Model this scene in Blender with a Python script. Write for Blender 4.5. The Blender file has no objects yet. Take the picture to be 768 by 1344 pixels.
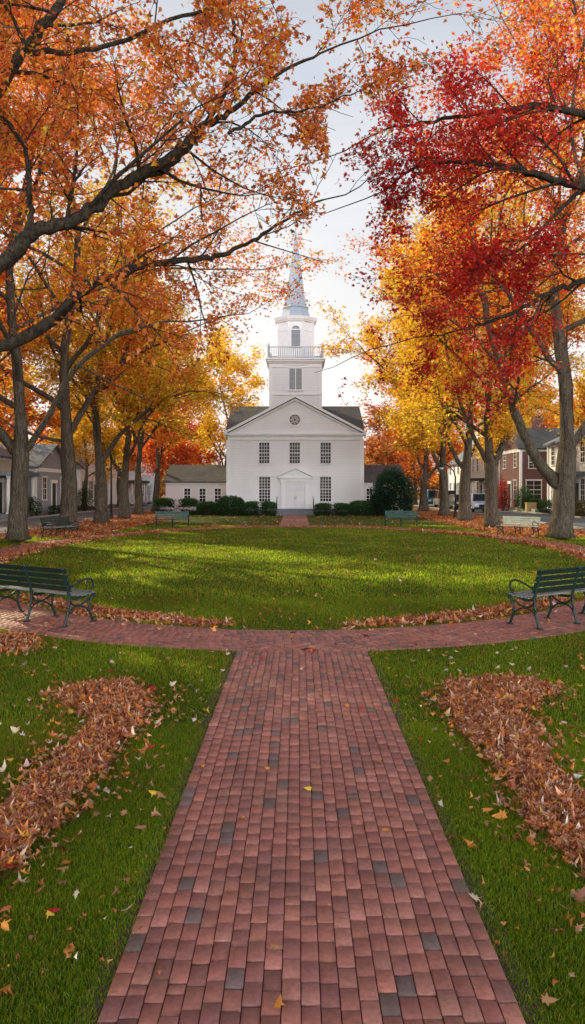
import bpy, math, random
import numpy as np
from mathutils import Vector, Matrix
rng = np.random.default_rng(11)
random.seed(5)
C = bpy.context.scene.collection
sc = bpy.context.scene
R = math.radians
UX, HV, F, EYE = 391.0, 642.0, 1000.0, 2.0      # photo calibration: vanishing point, horizon, focal (px), eye height

def G(u, v):            # ground point under a photo pixel
    z = EYE * F / (v - HV)
    return np.array(((u - UX) / F * z, z, 0.0))
def P(u, v, y):         # world point at depth y
    return np.array(((u - UX) / F * y, y, EYE + (HV - v) / F * y))

# ------------------------------------------------------------------ materials
def new_mat(name):
    m = bpy.data.materials.new(name); m.use_nodes = True
    nt = m.node_tree; nt.nodes.clear()
    out = nt.nodes.new('ShaderNodeOutputMaterial')
    return m, nt, out
def N(nt, t, **kw):
    n = nt.nodes.new(t)
    for k, v in kw.items():
        if k.startswith('i_'):
            n.inputs[k[2:].replace('_', ' ')].default_value = v
        else: setattr(n, k, v)
    return n
def ramp(nt, fac, stops):
    r = nt.nodes.new('ShaderNodeValToRGB'); e = r.color_ramp.elements
    while len(e) < len(stops): e.new(0.5)
    for i, (p, c) in enumerate(stops):
        e[i].position = p; e[i].color = (*c, 1)
    nt.links.new(fac, r.inputs[0]); return r.outputs[0]
def mixc(nt, fac, a, b, mode='MIX'):
    m = nt.nodes.new('ShaderNodeMix'); m.data_type = 'RGBA'; m.blend_type = mode
    for s, v in ((m.inputs[0], fac), (m.inputs[6], a), (m.inputs[7], b)):
        if hasattr(v, 'links'): nt.links.new(v, s)
        elif isinstance(v, tuple): s.default_value = (*v, 1)
        else: s.default_value = v
    return m.outputs[2]
def noise(nt, scale, detail=4, rough=0.55, vec=None, dist=0.0):
    n = N(nt, 'ShaderNodeTexNoise'); n.inputs['Scale'].default_value = scale
    n.inputs['Detail'].default_value = detail; n.inputs['Roughness'].default_value = rough
    n.inputs['Distortion'].default_value = dist
    if vec is not None: nt.links.new(vec, n.inputs['Vector'])
    return n.outputs['Fac']
def coord(nt, scale=(1, 1, 1), kind='Object'):
    tc = nt.nodes.new('ShaderNodeTexCoord'); mp = nt.nodes.new('ShaderNodeMapping')
    mp.inputs['Scale'].default_value = scale
    nt.links.new(tc.outputs[kind], mp.inputs['Vector']); return mp.outputs[0]
def bsdf(nt, out, color, rough=0.7, bump=None, bstr=0.3, bdist=0.02, spec=0.35, metal=0.0):
    b = nt.nodes.new('ShaderNodeBsdfPrincipled')
    if hasattr(color, 'links'): nt.links.new(color, b.inputs['Base Color'])
    else: b.inputs['Base Color'].default_value = (*color, 1)
    if hasattr(rough, 'links'): nt.links.new(rough, b.inputs['Roughness'])
    else: b.inputs['Roughness'].default_value = rough
    b.inputs['Specular IOR Level'].default_value = spec
    b.inputs['Metallic'].default_value = metal
    if bump is not None:
        bp = nt.nodes.new('ShaderNodeBump'); bp.inputs['Strength'].default_value = bstr
        bp.inputs['Distance'].default_value = bdist
        nt.links.new(bump, bp.inputs['Height']); nt.links.new(bp.outputs[0], b.inputs['Normal'])
    nt.links.new(b.outputs[0], out.inputs['Surface']); return b

def leaf_mat(name, trans=0.45, gloss=0.04, tint=None):
    m, nt, out = new_mat(name)
    a = N(nt, 'ShaderNodeAttribute', attribute_name='col')
    d = nt.nodes.new('ShaderNodeBsdfDiffuse'); t = nt.nodes.new('ShaderNodeBsdfTranslucent')
    mx = nt.nodes.new('ShaderNodeMixShader'); mx.inputs[0].default_value = trans
    nt.links.new(a.outputs['Color'], d.inputs['Color'])
    nt.links.new(a.outputs['Color'] if tint is None else mixc(nt, 1.0, a.outputs['Color'], tint, 'MULTIPLY'), t.inputs['Color'])
    nt.links.new(d.outputs[0], mx.inputs[1]); nt.links.new(t.outputs[0], mx.inputs[2])
    g = nt.nodes.new('ShaderNodeBsdfGlossy'); g.inputs['Roughness'].default_value = 0.45
    m2 = nt.nodes.new('ShaderNodeMixShader'); m2.inputs[0].default_value = gloss
    nt.links.new(mx.outputs[0], m2.inputs[1]); nt.links.new(g.outputs[0], m2.inputs[2])
    nt.links.new(m2.outputs[0], out.inputs['Surface']); return m
M = {}
M['leaf'] = leaf_mat('autumn_leaf', 0.62, 0.02, (1.15, 1.12, 1.0))
M['dry'] = leaf_mat('dry_leaf', 0.15, 0.03)
M['grass'] = leaf_mat('grass_blade', 0.82, 0.01, (3.0, 2.1, 1.2))
M['evergreen'] = leaf_mat('evergreen_leaf', 0.2, 0.015)

def simple(name, col, rough=0.6, var=0.12, sc_=3.0, bstr=0.15, metal=0.0, spec=0.35, fine=60):
    m, nt, out = new_mat(name); v = coord(nt)
    f = noise(nt, sc_, 6, 0.6, v)
    dark = tuple(c * (1 - var) for c in col); lite = tuple(min(1, c * (1 + var)) for c in col)
    c = ramp(nt, f, [(0.3, dark), (0.7, lite)])
    bsdf(nt, out, c, rough, noise(nt, fine, 4, 0.6, v), bstr, 0.01, spec, metal); return m
def siding(name, col, pitch=0.13, var=0.06):
    m, nt, out = new_mat(name); v = coord(nt)
    sx = nt.nodes.new('ShaderNodeSeparateXYZ'); nt.links.new(v, sx.inputs[0])
    a = N(nt, 'ShaderNodeMath', operation='DIVIDE'); nt.links.new(sx.outputs[2], a.inputs[0]); a.inputs[1].default_value = pitch
    f = N(nt, 'ShaderNodeMath', operation='FRACT'); nt.links.new(a.outputs[0], f.inputs[0])
    inv = N(nt, 'ShaderNodeMath', operation='SUBTRACT'); inv.inputs[0].default_value = 1; nt.links.new(f.outputs[0], inv.inputs[1])
    streak = noise(nt, 1.0, 5, 0.6, coord(nt, (1.2, 1.2, 0.35)))
    fine = noise(nt, 1.0, 4, 0.6, coord(nt, (3, 3, 40)))
    base = ramp(nt, streak, [(0.25, tuple(c * (1 - var * 1.6) for c in col)), (0.65, col)])
    base = mixc(nt, 0.10, base, ramp(nt, fine, [(0.3, tuple(c * .75 for c in col)), (0.7, col)]))
    lap = ramp(nt, f.outputs[0], [(0.0, (.70, .70, .73)), (0.12, (.97, .97, .97)), (0.9, (1, 1, 1)), (1.0, (.84, .84, .85))])
    base = mixc(nt, 1.0, base, lap, 'MULTIPLY')
    bsdf(nt, out, base, 0.6, inv.outputs[0], 0.5, 0.02); return m
def bark(name, dark, lite, st):
    m, nt, out = new_mat(name)
    n1 = noise(nt, 20, 8, 0.72, coord(nt, (1, 1, st)), 0.9); n2 = noise(nt, 1.3, 4, 0.6, coord(nt)); n3 = noise(nt, 55, 5, .7, coord(nt, (1, 1, st * 2)))
    h = N(nt, 'ShaderNodeMath', operation='MULTIPLY_ADD'); nt.links.new(n3, h.inputs[0]); h.inputs[1].default_value = .45
    nt.links.new(n1, h.inputs[2])
    c = ramp(nt, h.outputs[0], [(0.52, tuple(x * .3 for x in dark)), (0.66, dark), (0.88, lite)])
    c = mixc(nt, n2, c, mixc(nt, 1.0, c, (.58, .62, .52), 'MULTIPLY'))
    bsdf(nt, out, c, 0.9, h.outputs[0], 1.0, 0.06, 0.12); return m
def attr_mat(name, rough=0.58, bsc=160, bstr=0.5, varsc=38, spec=0.5):
    m, nt, out = new_mat(name); a = N(nt, 'ShaderNodeAttribute', attribute_name='col')
    v = coord(nt)
    sp = ramp(nt, noise(nt, varsc, 8, 0.7, v), [(0.22, (.55, .55, .57)), (0.5, (.98, .98, .98)), (0.75, (1.3, 1.27, 1.25))])
    c = mixc(nt, 1.0, a.outputs['Color'], sp, 'MULTIPLY')
    big = ramp(nt, noise(nt, 1.1, 6, .68, v), [(0.3, (.72, .72, .72)), (0.5, (.98, .97, .97)), (0.72, (1.16, 1.17, 1.18))])
    c = mixc(nt, ramp(nt, noise(nt, 3.2, 7, .7, v), [(.56, (0, 0, 0)), (.74, (.22, .22, .22))]), c, (.30, .24, .20))
    c = mixc(nt, 1.0, c, big, 'MULTIPLY')
    bsdf(nt, out, c, rough, noise(nt, bsc, 6, 0.7, v), bstr, 0.004, spec); return m
M['brickpath'] = attr_mat('path_brick')
M['bark'] = bark('grey_brown_bark', (.085, .062, .046), (.24, .19, .145), .13)
M['bark_dark'] = bark('dark_bark', (.05, .035, .026), (.13, .095, .07), .6)
M['white_siding'] = siding('white_clapboard', (.87, .86, .87))
M['white'] = simple('white_trim_paint', (.85, .84, .85), 0.5, .05, 2, .05)
M['cream_siding'] = siding('cream_clapboard', (.72, .62, .48))
M['grey_siding'] = siding('grey_blue_clapboard', (.30, .32, .37))
M['pale_siding'] = siding('pale_grey_clapboard', (.55, .55, .57))
M['beige_siding'] = siding('beige_clapboard', (.52, .47, .40))
M['wing_siding'] = siding('pinkish_white_clapboard', (.80, .72, .71))
M['dark'] = simple('interior_dark', (.02, .02, .022), .8, .2)
M['black_iron'] = simple('black_painted_iron', (.018, .02, .02), .45, .2, 8, .1)
M['green_iron'] = simple('green_painted_iron', (.009, .026, .022), .42, .35, 14, .25)
M['green_wood'] = simple('green_painted_wood', (.0065, .017, .013), .5, .35, 9, .3)
M['worn_wood'] = simple('worn_grey_seat_wood', (.16, .17, .16), .55, .35, 6, .3)
M['teal_wood'] = simple('teal_painted_wood', (.03, .085, .07), .5, .3, 6, .3)
M['sunlit_wood'] = simple('sunlit_coloured_wood', (.45, .50, .40), .55, .2, 6, .3)  # pale green stands in for sunlight on the bench wood
M['stone'] = simple('grey_step_stone', (.17, .17, .18), .8, .25, 4, .4)
M['kerb'] = simple('granite_kerb', (.30, .29, .27), .85, .2, 8, .4)
M['door'] = simple('white_door_paint', (.76, .75, .77), .5, .05, 2, .05)
M['louver'] = simple('grey_louver_paint', (.42, .43, .45), .6, .08)
M['louver_dark'] = simple('louver_gap', (.12, .125, .14), .8, .1)
M['spire'] = simple('spire_pale_blue_paint', (.34, .375, .43), .5, .06, 2, .1)
M['tyre'] = simple('tyre_rubber', (.02, .02, .02), .85, .1)
M['rim'] = simple('wheel_metal', (.45, .46, .48), .3, .1, metal=.8)
M['lamp_glass'] = simple('headlight_glass', (.8, .8, .78), .15, .05)
M['tan'] = simple('tan_paint', (.45, .33, .15), .7, .15)
M['soil'] = simple('dark_soil', (.085, .062, .042), .95, .4, 12, .6)
def glass(name, col, rough=.12, spec=.13):
    m, nt, out = new_mat(name); v = coord(nt)
    c = ramp(nt, noise(nt, 1.6, 3, .5, v), [(0.3, tuple(x * .5 for x in col)), (0.7, col)])
    bsdf(nt, out, c, rough, noise(nt, 2.2, 2, .5, v), .25, .02, spec); return m
M['glass'] = glass('window_glass', (.05, .036, .026))
M['carglass'] = glass('car_glass', (.03, .035, .04), .05)
def shingle(name, col):
    m, nt, out = new_mat(name); v = coord(nt)
    b = N(nt, 'ShaderNodeTexBrick'); b.inputs['Scale'].default_value = 1.0
    b.inputs['Brick Width'].default_value = .3; b.inputs['Row Height'].default_value = .16; b.inputs['Mortar Size'].default_value = .012
    b.inputs['Color1'].default_value = (*[c * .8 for c in col], 1); b.inputs['Color2'].default_value = (*[c * 1.2 for c in col], 1)
    b.inputs['Mortar'].default_value = (*[c * .45 for c in col], 1)
    nt.links.new(v, b.inputs['Vector'])
    c = mixc(nt, 1.0, b.outputs['Color'], ramp(nt, noise(nt, .7, 6, .65, v), [(.3, (.7, .72, .72)), (.7, (1.15, 1.12, 1.1))]), 'MULTIPLY')
    bsdf(nt, out, c, .9, noise(nt, 40, 4, .6, v), .4, .02, .2); return m
M['shingle'] = shingle('grey_roof_shingle', (.12, .115, .115))
M['slate'] = shingle('blue_grey_slate', (.21, .235, .27))
def brickwall(name):
    m, nt, out = new_mat(name)
    tc = nt.nodes.new('ShaderNodeTexCoord'); sx = nt.nodes.new('ShaderNodeSeparateXYZ'); nt.links.new(tc.outputs['Object'], sx.inputs[0])
    ad = N(nt, 'ShaderNodeMath', operation='ADD'); nt.links.new(sx.outputs[0], ad.inputs[0]); nt.links.new(sx.outputs[1], ad.inputs[1])
    cx = nt.nodes.new('ShaderNodeCombineXYZ'); nt.links.new(ad.outputs[0], cx.inputs[0]); nt.links.new(sx.outputs[2], cx.inputs[1])
    b = N(nt, 'ShaderNodeTexBrick'); b.inputs['Scale'].default_value = 1; b.inputs['Brick Width'].default_value = .22; b.inputs['Row Height'].default_value = .075; b.inputs['Mortar Size'].default_value = .008
    b.inputs['Color1'].default_value = (.16, .045, .045, 1); b.inputs['Color2'].default_value = (.10, .03, .034, 1); b.inputs['Mortar'].default_value = (.22, .17, .16, 1)
    nt.links.new(cx.outputs[0], b.inputs['Vector'])
    bsdf(nt, out, b.outputs['Color'], .9, b.outputs['Fac'], -.4, .01); return m
M['brickwall'] = brickwall('red_house_brick')
def ground_mat():
    m, nt, out = new_mat('turf'); v = coord(nt)
    n1 = noise(nt, .35, 5, .6, v); n2 = noise(nt, 9, 8, .7, v); n3 = noise(nt, 90, 4, .7, v)
    g = ramp(nt, n2, [(.25, (.022, .040, .008)), (.55, (.05, .09, .012)), (.8, (.09, .14, .02))])
    g = mixc(nt, n1, g, mixc(nt, 1.0, g, (1.25, 1.05, .8), 'MULTIPLY'))
    # leaf mould under the tree rows
    sx = nt.nodes.new('ShaderNodeSeparateXYZ'); nt.links.new(v, sx.inputs[0])
    ab = N(nt, 'ShaderNodeMath', operation='ABSOLUTE'); nt.links.new(sx.outputs[0], ab.inputs[0])
    mr = N(nt, 'ShaderNodeMapRange'); nt.links.new(ab.outputs[0], mr.inputs[0]); mr.inputs[1].default_value = 8.6; mr.inputs[2].default_value = 11
    my = N(nt, 'ShaderNodeMapRange'); nt.links.new(sx.outputs[1], my.inputs[0]); my.inputs[1].default_value = 32; my.inputs[2].default_value = 39
    mm = N(nt, 'ShaderNodeMath', operation='MULTIPLY'); nt.links.new(mr.outputs[0], mm.inputs[0]); nt.links.new(my.outputs[0], mm.inputs[1])
    pat = ramp(nt, noise(nt, 1.4, 7, .7, v), [(.38, (0, 0, 0)), (.55, (1, 1, 1))])
    m3 = N(nt, 'ShaderNodeMath', operation='MULTIPLY'); nt.links.new(mm.outputs[0], m3.inputs[0]); nt.links.new(pat, m3.inputs[1])
    lf = ramp(nt, noise(nt, 14, 6, .8, v), [(.3, (.12, .05, .022)), (.5, (.26, .10, .04)), (.7, (.36, .17, .07))])
    g = mixc(nt, m3.outputs[0], g, lf)
    bsdf(nt, out, g, .95, n3, .6, .03, .1); return m
M['turf'] = ground_mat()
def asphalt():
    m, nt, out = new_mat('asphalt'); v = coord(nt)
    c = ramp(nt, noise(nt, .5, 6, .6, v), [(.3, (.085, .088, .10)), (.7, (.14, .145, .16))])
    c = mixc(nt, .35, c, ramp(nt, noise(nt, 60, 3, .6, v), [(.3, (.05, .05, .055)), (.7, (.2, .2, .21))]))
    bsdf(nt, out, c, .75, noise(nt, 150, 3, .6, v), .3, .01); return m
M['asphalt'] = asphalt()
def carpaint(name, col):
    m, nt, out = new_mat(name); v = coord(nt)
    c = ramp(nt, noise(nt, 2, 4, .5, v), [(.3, tuple(x * .85 for x in col)), (.7, col)])
    b = bsdf(nt, out, c, .3, None, spec=.5); b.inputs['Coat Weight'].default_value = .6; return m

# ------------------------------------------------------------------ object helpers
def tag(o, label=None, cat=None, group=None, kind=None):
    if label: o['label'] = label
    if cat: o['category'] = cat
    if group: o['group'] = group
    if kind: o['kind'] = kind
    return o
def thing(name, label, cat, loc=(0, 0, 0), rz=0.0, group=None):
    o = bpy.data.objects.new(name, None); C.objects.link(o); o.empty_display_size = .2
    o.location = loc; o.rotation_euler = (0, 0, rz); return tag(o, label, cat, group)
def copy_tree(o, parent=None):
    c = o.copy(); C.objects.link(c); c.parent = parent
    for ch in list(o.children): copy_tree(ch, c)
    return c
class MB:
    def __init__(s): s.v = []; s.f = []; s.o = np.zeros(3)
    def add(s, vs, fs):
        b = len(s.v); s.v += [tuple(np.asarray(p, float) - s.o) for p in vs]; s.f += [tuple(b + i for i in f) for f in fs]; return s
    def box(s, a, b):
        (x0, y0, z0), (x1, y1, z1) = a, b
        return s.add([(x0, y0, z0), (x1, y0, z0), (x1, y1, z0), (x0, y1, z0), (x0, y0, z1), (x1, y0, z1), (x1, y1, z1), (x0, y1, z1)],
                     [(0, 3, 2, 1), (4, 5, 6, 7), (0, 1, 5, 4), (1, 2, 6, 5), (2, 3, 7, 6), (3, 0, 4, 7)])
    def bevbox(s, a, b, e=.01):       # box with chamfered vertical + top edges
        (x0, y0, z0), (x1, y1, z1) = a, b
        def ring(i, z): return [(x0 + e + i, y0 + i, z), (x1 - e - i, y0 + i, z), (x1 - i, y0 + e + i, z), (x1 - i, y1 - e - i, z), (x1 - e - i, y1 - i, z), (x0 + e + i, y1 - i, z), (x0 + i, y1 - e - i, z), (x0 + i, y0 + e + i, z)]
        rs = [ring(e * .7, z0), ring(0, z0 + e), ring(0, z1 - e), ring(e * .7, z1)]
        return s.rings(rs)
    def rings(s, rs, cap=True):
        n = len(rs[0]); vs = [p for r in rs for p in r]; fs = []
        for k in range(len(rs) - 1):
            for i in range(n):
                j = (i + 1) % n; fs.append((k * n + i, k * n + j, (k + 1) * n + j, (k + 1) * n + i))
        if cap: fs.append(tuple(range(n))[::-1]); fs.append(tuple((len(rs) - 1) * n + i for i in range(n)))
        return s.add(vs, fs)
    def frustum(s, c, z0, z1, r0, r1, n=8, ph=None, cap=True):
        ph = math.pi / n if ph is None else ph
        def ring(z, r): return [(c[0] + r * math.cos(ph + 2 * math.pi * i / n), c[1] + r * math.sin(ph + 2 * math.pi * i / n), z) for i in range(n)]
        return s.rings([ring(z0, r0), ring(z1, r1)], cap)
    def tube(s, pts, rad, n=6, flat=1.0):
        pts = [np.asarray(p, float) for p in pts]; m = len(pts)
        rad = [rad] * m if np.isscalar(rad) else rad
        rs = []; up = np.array((0.0, 0, 1))
        for i in range(m):
            t = pts[min(i + 1, m - 1)] - pts[max(i - 1, 0)]; t /= np.linalg.norm(t) + 1e-9
            a = np.cross(t, up)
            if np.linalg.norm(a) < .15: a = np.cross(t, (0, 1.0, 0))
            a /= np.linalg.norm(a); b = np.cross(a, t)
            rs.append([pts[i] + rad[i] * (math.cos(2 * math.pi * k / n) * a + flat * math.sin(2 * math.pi * k / n) * b) for k in range(n)])
        return s.rings(rs)
    def build(s, name, mat, parent=None, smooth=False, bevel=0):
        me = bpy.data.meshes.new(name); me.from_pydata(s.v, [], s.f); me.update()
        me.materials.append(M[mat] if isinstance(mat, str) else mat)
        if smooth:
            me.polygons.foreach_set('use_smooth', [True] * len(me.polygons))
        o = bpy.data.objects.new(name, me); C.objects.link(o); o.parent = parent
        if bevel:
            md = o.modifiers.new('edge', 'BEVEL'); md.width = bevel; md.segments = 2; md.limit_method = 'ANGLE'
        return o
def bulk(name, verts, faces, cols, mat, parent=None, smooth=False):     # many equal faces; verts (V,3), faces (Fn,k), cols (V,3)
    me = bpy.data.meshes.new(name); k = faces.shape[1]; nf = len(faces)
    me.vertices.add(len(verts)); me.vertices.foreach_set('co', np.ascontiguousarray(verts, np.float32).ravel())
    me.loops.add(nf * k); me.loops.foreach_set('vertex_index', np.ascontiguousarray(faces, np.int32).ravel())
    me.polygons.add(nf); me.polygons.foreach_set('loop_start', np.arange(0, nf * k, k, dtype=np.int32))
    me.polygons.foreach_set('loop_total', np.full(nf, k, np.int32))
    if smooth: me.polygons.foreach_set('use_smooth', np.ones(nf, bool))
    me.update(calc_edges=True); me.validate()
    if cols is not None:
        ca = me.color_attributes.new('col', 'FLOAT_COLOR', 'POINT')
        ca.data.foreach_set('color', np.concatenate([cols, np.ones((len(cols), 1))], 1).astype(np.float32).ravel())
    me.materials.append(M[mat] if isinstance(mat, str) else mat)
    o = bpy.data.objects.new(name, me); C.objects.link(o); o.parent = parent; return o

# ------------------------------------------------------------------ leaves
def maple():
    tips = [(-.06, -.12), (.30, -.06), (.19, .14), (.56, .26), (.24, .40), (.20, .55), (.0, 1.0)]
    out = [(0, -.22)] + [(x, y) for x, y in [(.05, -.02), (.34, -.08), (.22, .12), (.56, .30), (.26, .38), (.22, .58)]] + [(0, 1.0)]
    out += [(-x, y) for x, y in [(.22, .58), (.26, .38), (.56, .30), (.22, .12), (.34, -.08), (.05, -.02)]]
    pts = np.array([(0, .25)] + out); n = len(out)
    z = np.abs(pts[:, 0]) * -.16 + .08 * np.abs(pts[:, 1] - .3)
    P3 = np.c_[pts[:, 0], pts[:, 1] - .25, z]; k = len(P3)
    P3 = np.vstack([P3, [(-.018, -.46, 0), (.018, -.46, 0), (.09, -.82, .05)]])
    return P3, np.array([(0, 1 + i, 1 + (i + 1) % n) for i in range(n)] + [(k, k + 1, k + 2)])
MAPLE = maple()
KITE = (np.array([(0, -.35, 0), (.30, .05, -.09), (0, .65, .02), (-.30, .05, -.09)]), np.array([(0, 1, 2), (0, 2, 3)]))
TRI3 = (np.array([(0, -.3, 0), (.42, .12, -.10), (.12, .18, .0), (0, .7, .04), (-.12, .18, 0), (-.42, .12, -.10)]),
        np.array([(0, 1, 2), (0, 2, 3), (0, 3, 4), (0, 4, 5)]))
OVAL = (np.array([(0, -.5, 0), (.22, -.15, .07), (.2, .2, .06), (0, .55, .0), (-.2, .2, .06), (-.22, -.15, .07)]),
        np.array([(0, 1, 2), (0, 2, 3), (0, 3, 4), (0, 4, 5)]))
def rots(n, flat=.6, droop=0.0, r=rng):        # random frames: normal tilted from +Z
    nz = r.normal(0, flat, (n, 3)); nz[:, 2] += 1; nz /= np.linalg.norm(nz, axis=1)[:, None]
    a = r.uniform(0, 2 * np.pi, n); t = np.c_[np.cos(a), np.sin(a), np.full(n, -droop)]
    y = t - (t * nz).sum(1)[:, None] * nz; y /= np.linalg.norm(y, axis=1)[:, None]
    x = np.cross(y, nz); return np.stack([x, y, nz], 2)
def leafmesh(name, pos, size, rot, cols, tpl, mat, parent=None, curl=0.0, r=rng):
    tv, tf = tpl; n = len(pos); k = len(tv)
    loc = np.repeat(tv[None], n, 0).copy()
    if curl:
        c = r.normal(0, curl, (n, 1)) ; c2 = r.normal(0, curl, (n, 1))
        loc[:, :, 2] += c * loc[:, :, 0] ** 2 * 2 + c2 * loc[:, :, 1] ** 2 * 1.6
        loc[:, :, 0] *= r.uniform(.72, 1.1, (n, 1))
    v = np.einsum('nij,nkj->nki', rot, loc) * size[:, None, None] + pos[:, None, :]
    f = (tf[None] + (np.arange(n) * k)[:, None, None]).reshape(-1, 3)
    cv = np.repeat(cols[:, None, :], k, 1).copy()
    cv *= r.uniform(.88, 1.12, (n, k, 1))
    return bulk(name, v.reshape(-1, 3), f, cv.reshape(-1, 3), mat, parent)
def pick(pal, n, r=rng, jit=.16, hue=.06):
    p = np.array([c for c, w in pal]); w = np.array([w for c, w in pal], float); w /= w.sum()
    c = p[r.choice(len(p), n, p=w)]
    return np.clip(c * r.normal(1, jit, (n, 1)) * r.normal(1, hue, (n, 3)), .003, .95)
ORANGE, DEEP, GOLD, YEL = (.80, .25, .038), (.68, .145, .03), (.92, .49, .05), (.95, .64, .07)
RED, DRED, OLIVE, BROWN = (.66, .05, .025), (.45, .022, .025), (.42, .36, .03), (.40, .18, .07)
RUST = (.68, .20, .06)

# ------------------------------------------------------------------ trees
def unit(v): return v / (np.linalg.norm(v) + 1e-9)
def catmull(pts, m=6):
    p = np.asarray(pts, float); p = np.vstack([2 * p[0] - p[1], p, 2 * p[-1] - p[-2]]); out = []
    for i in range(1, len(p) - 2):
        for t in np.linspace(0, 1, m, endpoint=False):
            a, b, c, d = p[i - 1], p[i], p[i + 1], p[i + 2]
            out.append(.5 * ((2 * b) + (-a + c) * t + (2 * a - 5 * b + 4 * c - d) * t * t + (-a + 3 * b - 3 * c + d) * t ** 3))
    out.append(p[-2]); return np.array(out)
class Tree:
    def __init__(s, seed): s.br = []; s.tw = []; s.r = np.random.default_rng(seed)
    def poly(s, pts, r0, r1, lev, wob=0.0, pw=1.0):
        pts = np.asarray(pts, float)
        if wob: pts[1:-1] += s.r.normal(0, wob, (len(pts) - 2, 3))
        rad = r1 + (r0 - r1) * (1 - np.linspace(0, 1, len(pts)) ** pw)
        s.br.append((pts, rad, lev)); return pts, rad
    def kids(s, pts, rad, length, lev, cfg, t0=.25, leader=True, n=None, side=None):
        L = cfg['lev'][lev]; n = n or L['n']; az = s.r.uniform(0, 6.28); m = len(pts)
        for k in range(n):
            t = t0 + (1 - t0) * (k + s.r.uniform(.1, .9)) / n
            i = min(int(t * (m - 1)), m - 2); d = unit(pts[i + 1] - pts[i]); az += 2.4 + s.r.normal(0, .3)
            q = unit(np.cross(d, (0.31, .11, .94) if abs(d[2]) < .9 else (1, .2, 0))); w = np.cross(d, q)
            ang = R(L['ang']) * s.r.uniform(.75, 1.25)
            dd = math.cos(ang) * d + math.sin(ang) * (math.cos(az) * q + math.sin(az) * w)
            if side is not None: dd = unit(dd + side * s.r.uniform(.2, .9))
            ln = length * L['lr'] * (1 - .5 * t * (1 if lev else .6)) * s.r.uniform(.7, 1.3)
            s.grow(pts[i] + (pts[i + 1] - pts[i]) * s.r.uniform(), dd, ln, max(.004, rad[i] * L['rr']), lev + 1, cfg)
        if leader: s.grow(pts[-1], unit(pts[-1] - pts[-2]), length * .45, rad[-1] * .9, lev + 1, cfg)
    def grow(s, p0, d, length, r0, lev, cfg):
        st = cfg.get('step', .45) * (.5 if lev >= 3 else 1); n = int(np.clip(length / st, 3, 9)); pts = [p0]; d = unit(d)
        wob = cfg.get('wob', .16)
        for i in range(n):
            d = d + s.r.normal(0, wob, 3); d[2] += cfg['trop'][min(lev, len(cfg['trop']) - 1)]; d = unit(d)
            pts.append(pts[-1] + d * length / n)
        pts, rad = s.poly(pts, r0, max(.003, r0 * .35), lev)
        if lev < len(cfg['lev']): s.kids(pts, rad, length, lev, cfg, .2)
        else: s.tw.append(pts)
        if lev == len(cfg['lev']) - 1: s.tw.append(pts[len(pts) // 2:])
    def bark_mesh(s, name, mat, parent, sides=(14, 9, 6, 4, 3, 3), base=None):
        V, Fq = [], []; nb = 0
        for pts, rad, lev in s.br:
            k = sides[min(lev, len(sides) - 1)]; m = len(pts)
            t = np.gradient(pts, axis=0); t /= np.linalg.norm(t, axis=1)[:, None] + 1e-9
            ref = np.array((.05, .99, .1)) if abs(t[:, 2]).mean() > .6 else np.array((0.03, .02, 1.0))
            a = np.cross(t, ref); a /= np.linalg.norm(a, axis=1)[:, None] + 1e-9; b = np.cross(a, t)
            an = np.linspace(0, 2 * np.pi, k, endpoint=False)
            rr = np.repeat(rad[:, None], k, 1)
            if lev <= 1 and k > 6:
                ph = s.r.uniform(0, 6.28, 3)
                zz = np.arange(m)[:, None] * .5
                rr = rr * (1 + .07 * np.sin(an[None] * 3 + ph[0] + zz * .3) + .05 * np.sin(an[None] * 5 + ph[1] - zz * .2) + s.r.normal(0, .025, (m, k)))
                if base is not None and lev == 0:
                    hgt = pts[:, 2:3] - base[2]
                    fl = np.exp(-np.maximum(hgt, 0) / .28)
                    rr = rr * (1 + fl * (.42 + .30 * np.cos(an[None] * 5 + ph[2])))
            ring = pts[:, None, :] + rr[:, :, None] * (np.cos(an)[None, :, None] * a[:, None, :] + np.sin(an)[None, :, None] * b[:, None, :])
            idx = np.arange(m * k).reshape(m, k) + nb
            q = np.stack([idx[:-1], np.roll(idx[:-1], -1, 1), np.roll(idx[1:], -1, 1), idx[1:]], -1).reshape(-1, 4)
            V.append(ring.reshape(-1, 3)); Fq.append(q); nb += m * k
        return bulk(name, np.vstack(V), np.vstack(Fq), None, mat, parent, True)
    def leaves(s, name, parent, pal, total, size, tpl, spread=.22, keep=None, droop=.5, flat=.8, mat='leaf', light=None):
        seg = np.array([p for tw in s.tw for p in tw]); per = np.array([i for i, tw in enumerate(s.tw) for _ in tw])
        n = total; i = s.r.integers(0, len(seg), n); pos = seg[i] + s.r.normal(0, spread, (n, 3)) * (1, 1, .8)
        if keep is not None:
            k = keep(pos); pos, i = pos[k], i[k]; n = len(pos)
        cl = pick(pal(pos) if callable(pal) else pal, n, s.r)
        tone = s.r.normal(1, .16, len(s.tw))[per[i]][:, None]
        cl = np.clip(cl * tone, .003, .95)
        return leafmesh(name, pos, size * s.r.uniform(.7, 1.25, n), rots(n, flat, droop, s.r), cl, tpl, mat, parent, .2, s.r)
FULL = dict(lev=[dict(n=9, ang=52, lr=.62, rr=.5), dict(n=6, ang=48, lr=.55, rr=.55), dict(n=5, ang=46, lr=.55, rr=.55), dict(n=4, ang=42, lr=.6, rr=.6)],
            trop=[.02, .05, .03, .0, -.04], wob=.15, step=.7)
LITE = dict(lev=[dict(n=9, ang=50, lr=.62, rr=.5), dict(n=6, ang=46, lr=.58, rr=.55), dict(n=5, ang=44, lr=.6, rr=.55)],
            trop=[.02, .05, .02, -.02], wob=.15, step=.8)

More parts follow.
